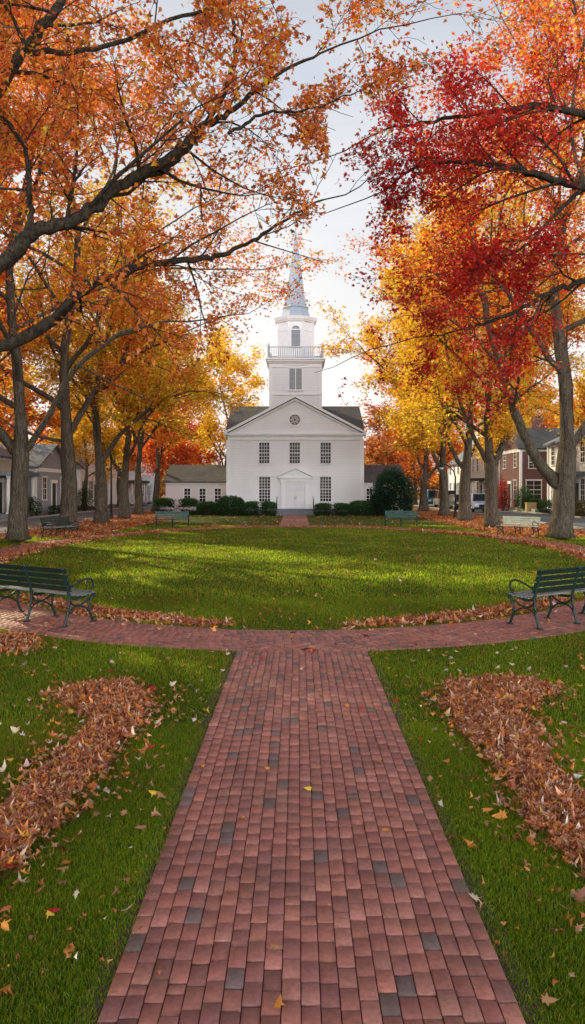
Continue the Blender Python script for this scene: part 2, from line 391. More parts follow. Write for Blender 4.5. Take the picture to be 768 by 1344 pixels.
def gap(x, y, inner=None):
    def k(p):
        sm = p[:, 0] + x + p[:, 1] + y; g_ = 21.8 + .4 * np.sin(p[:, 2] * 1.7); h2 = (sm > 28.8) & (sm < 29.8)
        return ~(((np.abs(sm - g_) < 2.5) | h2) & (p[:, 2] < 18))
    return k
def big_tree(name, label, x, y, h, r0, hb, pal, nleaf, lsize, seed, cfg=FULL, lean=(0, 0), limbs=(), spread=.25, tpl=TRI3,
             group='maple trees lining the green', mat='bark', llen=None, keep=None, nl=None, cat='tree', stem=.78, flat=.8):
    root = thing(name, label, cat, (x, y, 0), 0, group); T = Tree(seed); o = np.zeros(3)
    T.r = np.random.default_rng(seed)
    zz = np.concatenate([[-.15, 0, .12, .3, .6], np.linspace(1.0, h * stem, 14)]); ph = T.r.uniform(0, 6.28, 2)
    amp = np.clip(zz - 1, 0, None) / h
    pts = np.c_[lean[0] * (zz / h) ** 1.4 + .9 * amp * np.sin(zz * .5 + ph[0]), lean[1] * (zz / h) ** 1.4 + .9 * amp * np.sin(zz * .43 + ph[1]), zz]
    hz = np.clip(zz / h, 0, 1); rad = r0 * (1 - .92 * hz ** .85) * np.where(zz > hb, .82, 1)
    T.br.append((pts, np.maximum(rad, .03), 0))
    ln = llen or h * .62
    sub = pts[(zz >= hb)]; sr = rad[(zz >= hb)]
    T.kids(sub, sr, ln, 0, cfg, 0.0, True, nl)
    for (lp, l0, l1) in limbs:                    # hand-laid limbs given in world coordinates
        q = catmull(np.asarray(lp, float) - (x, y, 0), 6); length = np.linalg.norm(np.diff(q, axis=0), axis=1).sum()
        q, rd = T.poly(q, l0, l1, 1, .02); T.kids(q, rd, length * .8, 1, cfg, .35)
    if keep is not None:
        T.br = [b for b in T.br if b[2] < 3 or keep(b[0][len(b[0]) // 2:len(b[0]) // 2 + 1])[0]]
    T.bark_mesh('trunk', mat, root, base=o)
    T.leaves('crown', root, pal, nleaf, lsize, tpl, spread, keep, flat=flat)
    return root

# ------------------------------------------------------------------ world, sun, camera
SUN_AZ, SUN_EL = 45.0, 30.0            # degrees to the left of straight ahead, above the horizon
sun_dir = Vector((-math.sin(R(SUN_AZ)) * math.cos(R(SUN_EL)), math.cos(R(SUN_AZ)) * math.cos(R(SUN_EL)), math.sin(R(SUN_EL))))
w = bpy.data.worlds.new('World'); sc.world = w; w.use_nodes = True
nt = w.node_tree; nt.nodes.clear(); wo = nt.nodes.new('ShaderNodeOutputWorld')
sky = N(nt, 'ShaderNodeTexSky', sky_type='NISHITA', sun_disc=False, sun_elevation=R(SUN_EL), sun_rotation=R(-SUN_AZ), dust_density=2.0)
bg1 = nt.nodes.new('ShaderNodeBackground'); bg1.inputs['Strength'].default_value = .12; nt.links.new(sky.outputs[0], bg1.inputs['Color'])
tc = nt.nodes.new('ShaderNodeTexCoord'); sp = nt.nodes.new('ShaderNodeSeparateXYZ'); nt.links.new(tc.outputs['Generated'], sp.inputs[0])
mp = nt.nodes.new('ShaderNodeMapping'); mp.inputs['Scale'].default_value = (1, 1, 3.2); nt.links.new(tc.outputs['Generated'], mp.inputs[0])
cn = noise(nt, 1.6, 6, .55, mp.outputs[0], .4)
cl_h = ramp(nt, sp.outputs[2], [(0.0, (1.0, .93, .85)), (.10, (.98, .955, .93)), (.28, (.94, .935, .935)), (.50, (.76, .79, .84)), (.64, (.36, .39, .46)), (1.0, (.27, .30, .37))])
cl = mixc(nt, 1.0, cl_h, ramp(nt, cn, [(.3, (.80, .82, .87)), (.7, (1.07, 1.06, 1.04))]), 'MULTIPLY')
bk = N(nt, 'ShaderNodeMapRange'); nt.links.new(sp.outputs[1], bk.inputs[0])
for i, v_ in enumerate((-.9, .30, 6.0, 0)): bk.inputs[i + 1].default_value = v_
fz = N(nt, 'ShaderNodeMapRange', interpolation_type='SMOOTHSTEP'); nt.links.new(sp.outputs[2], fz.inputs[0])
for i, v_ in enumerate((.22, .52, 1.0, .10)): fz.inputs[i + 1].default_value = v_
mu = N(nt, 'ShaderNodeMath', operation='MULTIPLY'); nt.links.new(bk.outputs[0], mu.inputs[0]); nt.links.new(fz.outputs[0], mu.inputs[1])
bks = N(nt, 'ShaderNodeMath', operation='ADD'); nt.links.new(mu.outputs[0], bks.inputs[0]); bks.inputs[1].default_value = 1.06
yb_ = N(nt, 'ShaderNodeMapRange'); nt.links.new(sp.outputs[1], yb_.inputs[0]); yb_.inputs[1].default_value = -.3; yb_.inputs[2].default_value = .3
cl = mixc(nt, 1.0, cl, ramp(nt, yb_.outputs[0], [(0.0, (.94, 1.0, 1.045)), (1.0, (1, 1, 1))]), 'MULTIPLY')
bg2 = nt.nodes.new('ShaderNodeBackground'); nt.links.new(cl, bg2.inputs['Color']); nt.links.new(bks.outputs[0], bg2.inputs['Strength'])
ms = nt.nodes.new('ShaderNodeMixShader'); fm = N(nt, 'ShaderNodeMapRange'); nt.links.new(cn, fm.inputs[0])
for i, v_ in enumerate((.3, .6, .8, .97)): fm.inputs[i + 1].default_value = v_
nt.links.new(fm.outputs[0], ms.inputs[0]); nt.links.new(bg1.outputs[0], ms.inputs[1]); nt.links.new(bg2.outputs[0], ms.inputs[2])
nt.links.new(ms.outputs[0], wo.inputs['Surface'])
sl = bpy.data.lights.new('sun', 'SUN'); sl.energy = 5.0; sl.angle = R(.6); sl.color = (1.0, .89, .55)
so = bpy.data.objects.new('sun', sl); C.objects.link(so); so.location = (-40, 60, 40)
so.rotation_euler = (-sun_dir).to_track_quat('-Z', 'Y').to_euler()
cd = bpy.data.cameras.new('camera'); cam = bpy.data.objects.new('camera', cd); C.objects.link(cam); sc.camera = cam
cam.location = (0, 0, EYE); cam.rotation_euler = (R(90), 0, 0)
cd.sensor_fit = 'VERTICAL'; cd.sensor_height = 36; cd.lens = 36 * F / 1344
cd.shift_x = -(UX - 384) / 1344; cd.shift_y = (HV - 672) / 1344
cd.clip_start = .1; cd.clip_end = 3000
sc.view_settings.view_transform = 'Standard'; sc.view_settings.look = 'None'; sc.view_settings.exposure = 0; sc.view_settings.gamma = 1
sc.cycles.max_bounces = 7; sc.cycles.diffuse_bounces = 3; sc.cycles.glossy_bounces = 2; sc.cycles.transmission_bounces = 4
sc.cycles.caustics_reflective = False; sc.cycles.caustics_refractive = False

# ------------------------------------------------------------------ the setting
CY, AI, BI, AO, BO = 25.35, 8.5, 14.65, 9.9, 16.05
def inside(x, y, a, b): return (x / a) ** 2 + ((y - CY) / b) ** 2 < 1
g = MB(); g.add([(-900, -200, 0), (900, -200, 0), (900, 1500, 0), (-900, 1500, 0)], [(0, 1, 2, 3)])
tag(g.build('ground', 'turf'), kind='structure')
def strip(name, mat, x0, x1, y0, y1, z=.004, kind='structure'):
    m_ = MB(); m_.add([(x0, y0, z), (x1, y0, z), (x1, y1, z), (x0, y1, z)], [(0, 1, 2, 3)]); return tag(m_.build(name, mat), kind=kind)
strip('road', 'asphalt', -18.2, -13.0, -60, 260); strip('road', 'asphalt', 14.2, 19.4, -60, 260)
for xa, xb in ((-13.0, -12.82), (-18.38, -18.2), (14.02, 14.2), (19.4, 19.58)):
    k = MB(); k.bevbox((xa, -60, -.02), (xb, 260, .11), .02); tag(k.build('kerb', 'kerb'), kind='structure')

BR = [((.34, .122, .088), 6), ((.31, .108, .08), 5), ((.38, .15, .112), 2.5), ((.26, .098, .078), 3), ((.15, .094, .080), 1.3)]
def bricks(cells):      # cells: (N,4,2) corner quads counter-clockwise
    n = len(cells); c = cells.mean(1, keepdims=True); d = cells - c
    ln = np.linalg.norm(d, axis=2, keepdims=True); gap = .0022
    outer = c + d * (1 - gap * 1.3 / ln); inner = c + d * (1 - (gap + .0045) * 1.3 / ln)
    hz = rng.normal(0, .0016, (n, 1)) + rng.normal(0, .0008, (n, 4))
    zo = np.full((n, 4), .006); zt = .022 + hz; zm = zt - .005
    v = np.concatenate([np.dstack([outer, zo]), np.dstack([outer, zm]), np.dstack([inner, zt])], 1)
    f = [(8, 9, 10, 11)]
    for i in range(4):
        j = (i + 1) % 4; f += [(i, j, 4 + j, 4 + i), (4 + i, 4 + j, 8 + j, 8 + i)]
    f = (np.array(f)[None] + (np.arange(n) * 12)[:, None, None]).reshape(-1, 4)
    col = pick(BR, n, jit=.09, hue=.018)
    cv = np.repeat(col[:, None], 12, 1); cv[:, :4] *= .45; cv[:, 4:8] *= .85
    return v.reshape(-1, 3), f, cv.reshape(-1, 3)
def brick_path(name, x0, x1, y0, y1, bw, bl, ymax=None):
    cells = []; nc = int(round((x1 - x0) / bw)); bw = (x1 - x0) / nc
    for i in range(nc):
        y = y0 - rng.uniform(0, bl)
        while y < y1 + .1:
            l = bl * rng.uniform(.93, 1.07) * (.5 if rng.random() < .04 else 1)
            xa, xb = x0 + i * bw, x0 + (i + 1) * bw; xc = (xa + xb) / 2
            ye = y1 if ymax is None else ymax(xc)
            if y < ye - .04:
                e0, e1 = rng.normal(0, .002, 2)
                cells.append([(xa, y), (xb, y), (xb, min(y + l, ye) + e0), (xa, min(y + l, ye) + e1)])
            y += l
    v, f, c = bricks(np.array(cells)); return tag(bulk(name, v, f, c, 'brickpath'), kind='structure')
ell = lambda a, b, s: (lambda x: CY + s * b * math.sqrt(max(0, 1 - (x / a) ** 2)))
PX0, PX1 = -.748, .848
brick_path('brick_path', PX0, PX1, -4, 9.35, .0762, .137, ell(AO, BO, -1))
brick_path('brick_path', -1.05, .62, 41.3, 57.6, .1, .2)
# bricks set around the oval
cells = []; nr = 17
for j in range(nr):
    t0, t1 = j / nr, (j + 1) / nr; per = 80.0 + 8 * t0; n = int(per / .165); ph = rng.uniform(0, 6.28)
    th = ph + np.linspace(0, 2 * np.pi, n + 1)
    for i in range(n):
        q = []
        for t, a in ((t1, th[i]), (t1, th[i + 1]), (t0, th[i + 1]), (t0, th[i])):
            q.append(((AI + 1.4 * t) * math.cos(a), CY + (BI + 1.4 * t) * math.sin(a)))
        cells.append(q)
v, f, c = bricks(np.array(cells)); ring = bulk('ring_path', v, f, c, 'brickpath'); tag(ring, kind='structure')
# sanded joints below the bricks
jb = MB(); n = 160; vs = []
for i in range(n):
    a = 2 * math.pi * i / n
    vs += [((AI - .02) * math.cos(a), CY + (BI - .02) * math.sin(a), .008), ((AO + .02) * math.cos(a), CY + (BO + .02) * math.sin(a), .008)]
jb.add(vs, [(2 * i, 2 * i + 1, 2 * ((i + 1) % n) + 1, 2 * ((i + 1) % n)) for i in range(n)])
tag(jb.build('path_bed', 'soil'), kind='structure')
strip('path_bed', 'soil', PX0 - .09, PX1 + .09, -4, 9.31, .004); strip('path_bed', 'soil', -1.08, .65, 41.32, 57.6, .004)
# pavements of brick beside the two roads
brick_path('pavement', -12.8, -11.9, 18, 75, .1, .2); brick_path('pavement', 13.1, 14.0, 22, 75, .1, .2)
for o_ in [o for o in bpy.data.objects if o.name.startswith('pavement')]: pass

# ------------------------------------------------------------------ grass
def on_path(x, y, pad=0.0):
    p = (x > PX0 - pad) & (x < PX1 + pad) & (y < 10)
    p |= (x > -1.05 - pad) & (x < .62 + pad) & (y > 40)
    ringm = inside(x, y, AO + pad, BO + pad) & ~inside(x, y, AI - pad, BI - pad)
    return p | ringm
def grass_zone(n, ylo, yhi, xw, hmean, wmean, power, side=.6):
    u = rng.random(n); y = ylo + (yhi - ylo) * u ** power
    x = rng.uniform(-1, 1, n) * (y * xw + side)
    pad = rng.normal(-.002, .028, n) + .022 * (1 + np.sin(y * 7 + np.sin(y * 17))) * rng.random(n)
    k = ~on_path(x, y, 0.0) | ((np.abs(x) < 1.05) & (y < 9.2))
    k2 = np.array(~((x > PX0 - pad) & (x < PX1 + pad) & (y < 10))); k &= k2
    k &= np.abs(x) < 12
    x, y = x[k], y[k]; n = len(x)
    patch = .5 + .5 * np.sin(x * 1.7 + 2 * np.sin(y * .9)) * np.sin(y * 1.3 + 1.5 * np.sin(x * 1.1))
    h = hmean * rng.lognormal(0, .3, n) * (.75 + .4 * patch); wd = wmean * rng.uniform(.7, 1.3, n)
    a = rng.uniform(0, 2 * np.pi, n); b = rng.uniform(0, 2 * np.pi, n); bend = h * rng.uniform(.1, .9, n)
    p0 = np.c_[x, y, np.zeros(n)]; s = np.c_[np.cos(a), np.sin(a), np.zeros(n)] * wd[:, None] * .5
    lean = np.c_[np.cos(b), np.sin(b), np.zeros(n)]
    mid = p0 + lean * (bend * .3)[:, None] + np.c_[np.zeros(n), np.zeros(n), h * .6]
    tip = p0 + lean * bend[:, None] + np.c_[np.zeros(n), np.zeros(n), h]
    v = np.stack([p0 - s, p0 + s, mid + s * .75, mid - s * .75, tip], 1)
    col = pick([((.118, .240, .018), 6), ((.090, .192, .015), 5), ((.168, .285, .019), 3), ((.20, .25, .02), 1.1), ((.30, .24, .08), .7)], n, jit=.2)
    col *= (.8 + .35 * patch)[:, None]
    dry = np.clip(np.sin(x * .8 + 1.3 * np.sin(y * 1.1)) * np.sin(y * .7 + np.sin(x * 1.9)) - .25, 0, 1)[:, None] * (rng.random((n, 1)) < .6)
    col = col * (1 - dry * .5) + np.array((.17, .15, .03)) * dry * .5
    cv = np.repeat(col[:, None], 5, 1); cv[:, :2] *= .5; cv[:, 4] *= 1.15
    return v, cv
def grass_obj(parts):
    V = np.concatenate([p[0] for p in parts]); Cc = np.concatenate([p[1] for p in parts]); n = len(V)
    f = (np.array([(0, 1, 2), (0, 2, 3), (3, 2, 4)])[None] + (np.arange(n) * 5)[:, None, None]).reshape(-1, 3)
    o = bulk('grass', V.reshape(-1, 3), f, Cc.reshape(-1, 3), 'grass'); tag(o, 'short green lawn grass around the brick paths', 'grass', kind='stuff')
grass_obj([grass_zone(680000, 2.2, 6.5, .50, .024, .0034, .9, 1.3), grass_zone(400000, 6.5, 14, .50, .030, .0065, .9, 1.3),
           grass_zone(260000, 14, 42, .44, .042, .014, 1.1, 1.0)])

# ------------------------------------------------------------------ fallen leaves
DRY = [((.47, .18, .075), 6), ((.53, .25, .13), 3.4), ((.42, .12, .045), 6.5), ((.58, .35, .23), 1.6), ((.60, .20, .035), 3.4), ((.20, .06, .03), 4), ((.66, .48, .38), .7), ((.60, .32, .05), .5)]
def in_poly(x, y, poly):
    c = np.zeros(len(x), bool); n = len(poly)
    for i in range(n):
        (xa, ya), (xb, yb) = poly[i], poly[(i + 1) % n]
        c ^= ((ya > y) != (yb > y)) & (x < (xb - xa) * (y - ya) / (yb - ya + 1e-12) + xa)
    return c
def edge_dist(x, y, poly):
    d = np.full(len(x), 9.0); n = len(poly)
    for i in range(n):
        a = np.array(poly[i]); b = np.array(poly[(i + 1) % n]); ab = b - a; L = ab @ ab + 1e-9
        t = np.clip(((x - a[0]) * ab[0] + (y - a[1]) * ab[1]) / L, 0, 1)
        d = np.minimum(d, np.hypot(x - a[0] - t * ab[0], y - a[1] - t * ab[1]))
    return d
def pile(label, poly, dens, hmax, size, fall=.35, group='raked piles of dry leaves'):
    poly = [tuple(p[:2]) for p in poly]; pa = np.array(poly); lo, hi = pa.min(0) - .25, pa.max(0) + .25
    A = np.prod(hi - lo); n = int(A * dens); x = rng.uniform(lo[0], hi[0], n); y = rng.uniform(lo[1], hi[1], n)
    ins = in_poly(x, y, poly); d = edge_dist(x, y, poly)
    wv = .10 * np.sin(x * 9 + 3 * np.sin(y * 5)) * np.sin(y * 8)
    sd = np.where(ins, d, -d) + wv * .6 - .05
    k = (sd > 0) | (rng.random(n) < np.exp(sd / .09) * .2)
    x, y, sd = x[k], y[k], np.maximum(sd[k], 0); n = len(x)
    bump = 1 + .25 * np.sin(x * 7 + y * 4) * np.sin(y * 6 - x * 3)
    top = hmax * np.minimum(1, sd / fall) ** .7 * bump + .035
    z = np.where(rng.random(n) < .6, top * rng.uniform(.8, 1.1, n), top * rng.random(n))
    cx, cy = x.mean(), y.mean()
    o = leafmesh('leaf_pile', np.c_[x - cx, y - cy, z], size * rng.lognormal(0, .28, n), rots(n, .48), pick(DRY, n, jit=.25), MAPLE if size < .2 else MAPLE, 'dry', None, .5)
    o.location = (cx, cy, 0); return tag(o, label, 'leaf pile', group)
gp = lambda L: [G(*p) for p in L]
pile('hooked pile of brown leaves raked onto the grass left of the brick path',
     gp([(70, 912), (110, 899), (165, 897), (202, 915), (198, 945), (165, 975), (135, 1020), (95, 1068), (50, 1110), (10, 1150), (-70, 1230), (-90, 1150), (-30, 1085), (20, 1045), (60, 1005), (95, 970), (110, 945), (85, 935)]), 5600, .06, .041)
pile('hooked pile of brown leaves raked onto the grass right of the brick path',
     gp([(580, 900), (640, 892), (700, 893), (735, 908), (715, 930), (690, 940), (715, 975), (740, 1010), (775, 1045), (830, 1090), (870, 1160), (820, 1200), (765, 1160), (720, 1115), (680, 1070), (645, 1010), (610, 965), (580, 930)]), 5600, .06, .041)
pile('small pile of brown leaves in front of the left dark green bench', gp([(-60, 838), (30, 834), (58, 843), (40, 856), (5, 860), (-60, 866)]), 3500, .05, .046, .3)
def arc(a0, a1, off, wd, n=14):
    o1, o2 = [], []
    for a in np.linspace(R(a0), R(a1), n):
        w_ = wd * (1 - .55 * abs((a - R(a0)) / (R(a1) - R(a0)) * 2 - 1) ** 3)
        o1.append(((AI - off) * math.cos(a), CY + (BI - off) * math.sin(a))); o2.append(((AI - off - w_) * math.cos(a), CY + (BI - off - w_) * math.sin(a)))
    return o1 + o2[::-1]
pile('low ridge of leaves along the lawn edge beside the left dark green bench', arc(232, 263, .12, .55), 1500, .05, .066, .2)
pile('low ridge of leaves along the lawn edge beside the right dark green bench', arc(274.5, 308, .12, .55), 1500, .05, .066, .2)
pile('long ridge of leaves along the left far curve of the oval lawn', arc(130, 205, -.2, .42, 30), 520, .06, .09, .2)
pile('long ridge of leaves along the right far curve of the oval lawn', arc(50, -25, -.2, .42, 30), 520, .06, .09, .2)
# scattered single leaves: the 300 largest in view are objects, the rest is stuff
KINDS = [('tan', (.58, .43, .31), 4), ('brown', (.36, .17, .08), 5), ('orange', (.58, .22, .04), 2.5), ('yellow', (.74, .46, .05), 1.2), ('red', (.42, .02, .02), .9)]
lib = {}
for nm, colr, _ in KINDS:
    for s_ in range(4):
        rr = np.random.default_rng(77 + s_ + len(nm))
        o = leafmesh('fallen_leaf', np.zeros((1, 3)), np.ones(1), np.eye(3)[None], np.array([colr]), MAPLE, 'dry', None, [.12, .3, .5, .7][s_], rr)
        lib[nm, s_] = o.data; bpy.data.objects.remove(o)
pts = []
while len(pts) < 300:
    y = 2.9 + 8.0 * random.random() ** .85; x = random.uniform(-.44, .44) * y
    if abs(x) < .8 and random.random() < .86: continue
    if not on_path(np.array([x]), np.array([y]))[0] or abs(x) < .8 or random.random() < .25: pts.append((x, y))
for x, y in pts:
    k = random.choices(KINDS, [q[2] for q in KINDS])[0][0]
    o = bpy.data.objects.new('fallen_leaf', lib[k, random.randrange(4)]); C.objects.link(o)
    onp = bool(on_path(np.array([x]), np.array([y]))[0]); s_ = random.uniform(.045, .08) * (.75 if onp else 1)
    o.location = (x, y, .034 if onp else random.uniform(.03, .042)); o.scale = (s_, s_, s_)
    o.rotation_euler = (random.gauss(0, .3), random.gauss(0, .3), random.uniform(0, 6.28))
    place = 'lying loose on the red brick paving' if onp else ('lying loose on the grass left of the brick path' if x < 0 else 'lying loose on the grass right of the brick path')
    if not onp and inside(x, y, AI, BI): place = 'lying on the near edge of the oval lawn'
    tag(o, f'single {k} fallen maple leaf {place}', 'leaf', 'single fallen leaves')
def scatter(n, fn, size, zoff=.05):
    out = fn(n); m_ = len(out); return np.c_[out, rng.uniform(.6, 1.25, m_) * zoff], size * rng.uniform(.6, 1.3, m_)
def z_oval(n):
    a = rng.uniform(0, 2 * np.pi, n); r_ = np.sqrt(rng.random(n)) ** .8; return np.c_[AI * r_ * np.cos(a), CY + BI * r_ * np.sin(a)]
def z_ring(n):
    a = rng.uniform(0, 2 * np.pi, n); t = rng.uniform(-.2, 1.5, n); k = (np.sin(a) > -.80) | (rng.random(n) < .05)
    a, t = a[k], t[k]; return np.c_[(AI + t) * np.cos(a), CY + (BI + t) * np.sin(a)]
def z_side(n):
    y = 68 - 37 * rng.random(n) ** 1.25; s = rng.choice([-1, 1], n); x = s * rng.uniform(8.5, 13.4, n); k = ~inside(x, y, AO, BO); return np.c_[x[k], y[k]]
def z_yard(n):
    y = rng.uniform(40, 58, n); x = rng.uniform(-9.5, 9.5, n); k = ~inside(x, y, AO, BO); return np.c_[x[k], y[k]]
def z_front(n):
    y = 3 + 8 * rng.random(n); x = rng.uniform(-.46, .46, n) * y; k = ~on_path(x, y) & ~inside(x, y, AI, BI) | (rng.random(n) < .07); return np.c_[x[k], y[k]]
sets = [scatter(900, z_front, .034, .035), scatter(1900, z_oval, .075), scatter(5200, z_ring, .10, .05), scatter(42000, z_side, .15, .06), scatter(1500, z_yard, .11)]
fp = np.vstack([s[0] for s in sets]); fs = np.concatenate([s[1] for s in sets])
o = leafmesh('fallen_leaves', fp, fs, rots(len(fp), .3), pick(DRY + [((.62, .24, .05), 4), ((.5, .12, .04), 3)], len(fp), jit=.2), TRI3, 'dry', None, .5)
tag(o, 'fallen leaves littering the ground under the trees and the oval lawn', 'leaves', kind='stuff')

# ------------------------------------------------------------------ benches
def make_bench(label, wood, seat, iron, group='park benches around the oval lawn', L=1.66):
    t = thing('park_bench', label, 'bench', group=group)
    for k, x in enumerate((-L / 2, 0, L / 2)):
        m_ = MB(); c = lambda pts, r_=.017, fl=1.0: m_.tube([(x, a, b) for a, b in catmull(np.array(pts), 5)], r_, 8)
        c([(-.27, .0), (-.245, .08), (-.20, .22), (-.185, .40), (-.215, .55), (-.26, .70), (-.30, .83)], .021)
        c([(.27, .0), (.245, .06), (.20, .18), (.205, .30), (.255, .40), (.235, .455), (.20, .445)], .02)
        c([(-.185, .41), (-.08, .385), (.06, .395), (.18, .43), (.26, .435), (.30, .41), (.275, .375)], .02)
        c([(-.215, .16), (-.14, .235), (-.02, .265), (.09, .245), (.20, .16)], .014)
        c([(-.18, .37), (-.11, .30), (-.02, .28), (.08, .30), (.19, .36)], .014)
        for yy in (-.27, .27): m_.tube([(x, yy - .05, .010), (x, yy + .05, .010)], .022, 8, .5)
        m_.tube([(x, -.30, .80), (x, -.305, .86)], [.022, .028], 8)
        m_.build('leg_frame', iron, t, True)
        if k != 1:
            a_ = MB(); a_.tube([(x, p, q) for p, q in catmull(np.array([(-.225, .60), (-.12, .575), (.02, .625), (.15, .655), (.245, .625), (.27, .55), (.235, .50), (.20, .515)]), 6)], .015, 8)
            a_.tube([(x, p, q) for p, q in catmull(np.array([(-.20, .47), (-.15, .55), (-.05, .595)]), 5)], .012, 8)
            a_.build('armrest', iron, t, True)
    s_ = MB()
    for i in range(6):
        y0 = -.165 + i * .073; zc = .415 + .028 * ((y0 - .02) / .2) ** 2
        s_.bevbox((-L / 2 - .06, y0, zc), (L / 2 + .06, y0 + .058, zc + .024), .006)
    s_.build('seat', seat, t)
    b_ = MB()
    for i in range(4):
        z0 = .50 + i * .088; yb = -.19 - (z0 - .45) * .28
        vs = []
        for zz, dy in ((z0, 0), (z0 + .07, -.02)):
            vs += [(-L / 2 - .05, yb + dy, zz), (L / 2 + .05, yb + dy, zz), (L / 2 + .05, yb + dy + .024, zz), (-L / 2 - .05, yb + dy + .024, zz)]
        b_.add(vs, [(0, 3, 2, 1), (4, 5, 6, 7), (0, 1, 5, 4), (1, 2, 6, 5), (2, 3, 7, 6), (3, 0, 4, 7)])
    b_.build('backrest', wood, t); return t
def put(o, x, y, fx, fy, z=0.0): o.location = (x, y, z); o.rotation_euler = (0, 0, math.atan2(-fx, fy))
b1 = make_bench('dark green slatted bench at the left edge, seen from behind on the brick ring path', 'green_wood', 'worn_wood', 'green_iron')
put(b1, -3.9, 11.6, .54, .84, .022)
b2 = copy_tree(b1); put(b2, 3.96, 11.42, -.54, .84, .022); b2['label'] = 'dark green slatted bench at the right edge, seen from behind on the ring path'
b3 = copy_tree(b1); put(b3, -9.75, 31.3, .93, -.36); b3['label'] = 'dark bench standing side-on at the foot of two thick trunks beside the left road'
b4 = make_bench('small teal bench on the far grass left of the brick walk to the church', 'teal_wood', 'teal_wood', 'green_iron'); put(b4, -6.55, 39.8, .22, -.97)
b5 = copy_tree(b4); put(b5, 5.5, 40.6, -.2, -.98); b5['label'] = 'small teal bench on the far grass in front of the dark round evergreen'
b6 = make_bench('bench beside the thick right trunk and the right road, coloured pale as sunlit', 'sunlit_wood', 'sunlit_wood', 'black_iron'); put(b6, 9.3, 32.2, -.72, -.69)

for (x, y, k, lb) in ((-3.55, 11.35, 'brown', 'brown leaf lying on the seat of the left dark green bench'), (-4.2, 11.85, 'orange', 'orange leaf lying on the seat of the left dark green bench'), (3.5, 11.1, 'tan', 'tan leaf lying on the seat of the right dark green bench'), (4.15, 11.58, 'orange', 'orange leaf lying on the seat of the right dark green bench')):
    o = bpy.data.objects.new('fallen_leaf', lib[k, 1]); C.objects.link(o); o.location = (x, y, .482); o.scale = (.07,) * 3; o.rotation_euler = (.1, .1, x * 3); tag(o, lb, 'leaf')
# ------------------------------------------------------------------ windows, houses, church
def frame_axes(face):
    return {'S': (np.array((1., 0, 0)), np.array((0, -1., 0))), 'E': (np.array((0, 1., 0)), np.array((1., 0, 0))), 'W': (np.array((0, -1., 0)), np.array((-1., 0, 0)))}[face]
def obox(m_, c, r_, o_, a0, a1, d0, d1, z0, z1):       # box in a wall's own axes: along a, out d, up z
    vs = [c + r_ * a + o_ * d + np.array((0, 0, z)) for z in (z0, z1) for (a, d) in ((a0, d0), (a1, d0), (a1, d1), (a0, d1))]
    m_.add(vs, [(0, 3, 2, 1), (4, 5, 6, 7), (0, 1, 5, 4), (1, 2, 6, 5), (2, 3, 7, 6), (3, 0, 4, 7)])
def window(parent, origin, c, face, w_, h_, nx, ny, mat='white', cap=True, shutters=None, glass_='glass', fw=.07):
    r_, o_ = frame_axes(face); c = np.asarray(c, float) - origin; m_ = MB()
    for a0, a1 in ((-w_ / 2 - fw, -w_ / 2), (w_ / 2, w_ / 2 + fw)): obox(m_, c, r_, o_, a0, a1, .002, .05, -fw * .2, h_ + fw * .9)
    obox(m_, c, r_, o_, -w_ / 2, w_ / 2, .002, .048, h_, h_ + fw * .88); obox(m_, c, r_, o_, -w_ / 2 - fw * 1.5, w_ / 2 + fw * 1.5, .002, .10, -fw * 1.1, -fw * .22)
    if cap: obox(m_, c, r_, o_, -w_ / 2 - fw * 1.7, w_ / 2 + fw * 1.7, .002, .12, h_ + fw * .92, h_ + fw * 1.7)
    mw = .026
    for i in range(1, nx): x = -w_ / 2 + w_ * i / nx; obox(m_, c, r_, o_, x - mw / 2, x + mw / 2, .006, .026, 0, h_)
    for j in range(1, ny):
        z = h_ * j / ny; q = mw * (2 if j == ny // 2 else 1); obox(m_, c, r_, o_, -w_ / 2, w_ / 2, .006, .029, z - q / 2, z + q / 2)
    wn = m_.build('window', mat, parent)
    p_ = MB(); obox(p_, c, r_, o_, -w_ / 2, w_ / 2, .001, .012, 0, h_); p_.build('pane', glass_, wn)
    if shutters:
        for sgn in (-1, 1):
            s_ = MB(); x0 = sgn * (w_ / 2 + fw + .22); obox(s_, c, r_, o_, x0 - .2, x0 + .2, .002, .04, 0, h_); s_.build('shutter', shutters, wn)
    return wn
def gable_roof(parent, x0, x1, y0, y1, ze, zr, axis, mat, ov=.35, th=.14, name='roof'):
    m_ = MB()
    if axis == 'y':       # ridge along y
        xm = (x0 + x1) / 2; sl_ = (zr - ze) / (xm - x0); e = ov * sl_
        pr = [(x0 - ov, ze - e), (xm, zr), (x1 + ov, ze - e), (x1 + ov, ze - e + th), (xm, zr + th), (x0 - ov, ze - e + th)]
        a = [(p, y0 - ov, q) for p, q in pr]; b = [(p, y1 + ov, q) for p, q in pr]
    else:
        ym = (y0 + y1) / 2; sl_ = (zr - ze) / (ym - y0); e = ov * sl_
        pr = [(y0 - ov, ze - e), (ym, zr), (y1 + ov, ze - e), (y1 + ov, ze - e + th), (ym, zr + th), (y0 - ov, ze - e + th)]
        a = [(x0 - ov, p, q) for p, q in pr]; b = [(x1 + ov, p, q) for p, q in pr]
    m_.add(a + b, [(0, 1, 7, 6), (1, 2, 8, 7), (2, 3, 9, 8), (3, 4, 10, 9), (4, 5, 11, 10), (5, 0, 6, 11), (0, 5, 4, 1), (1, 4, 3, 2), (6, 7, 10, 11), (7, 8, 9, 10)])
    return m_.build(name, mat, parent)
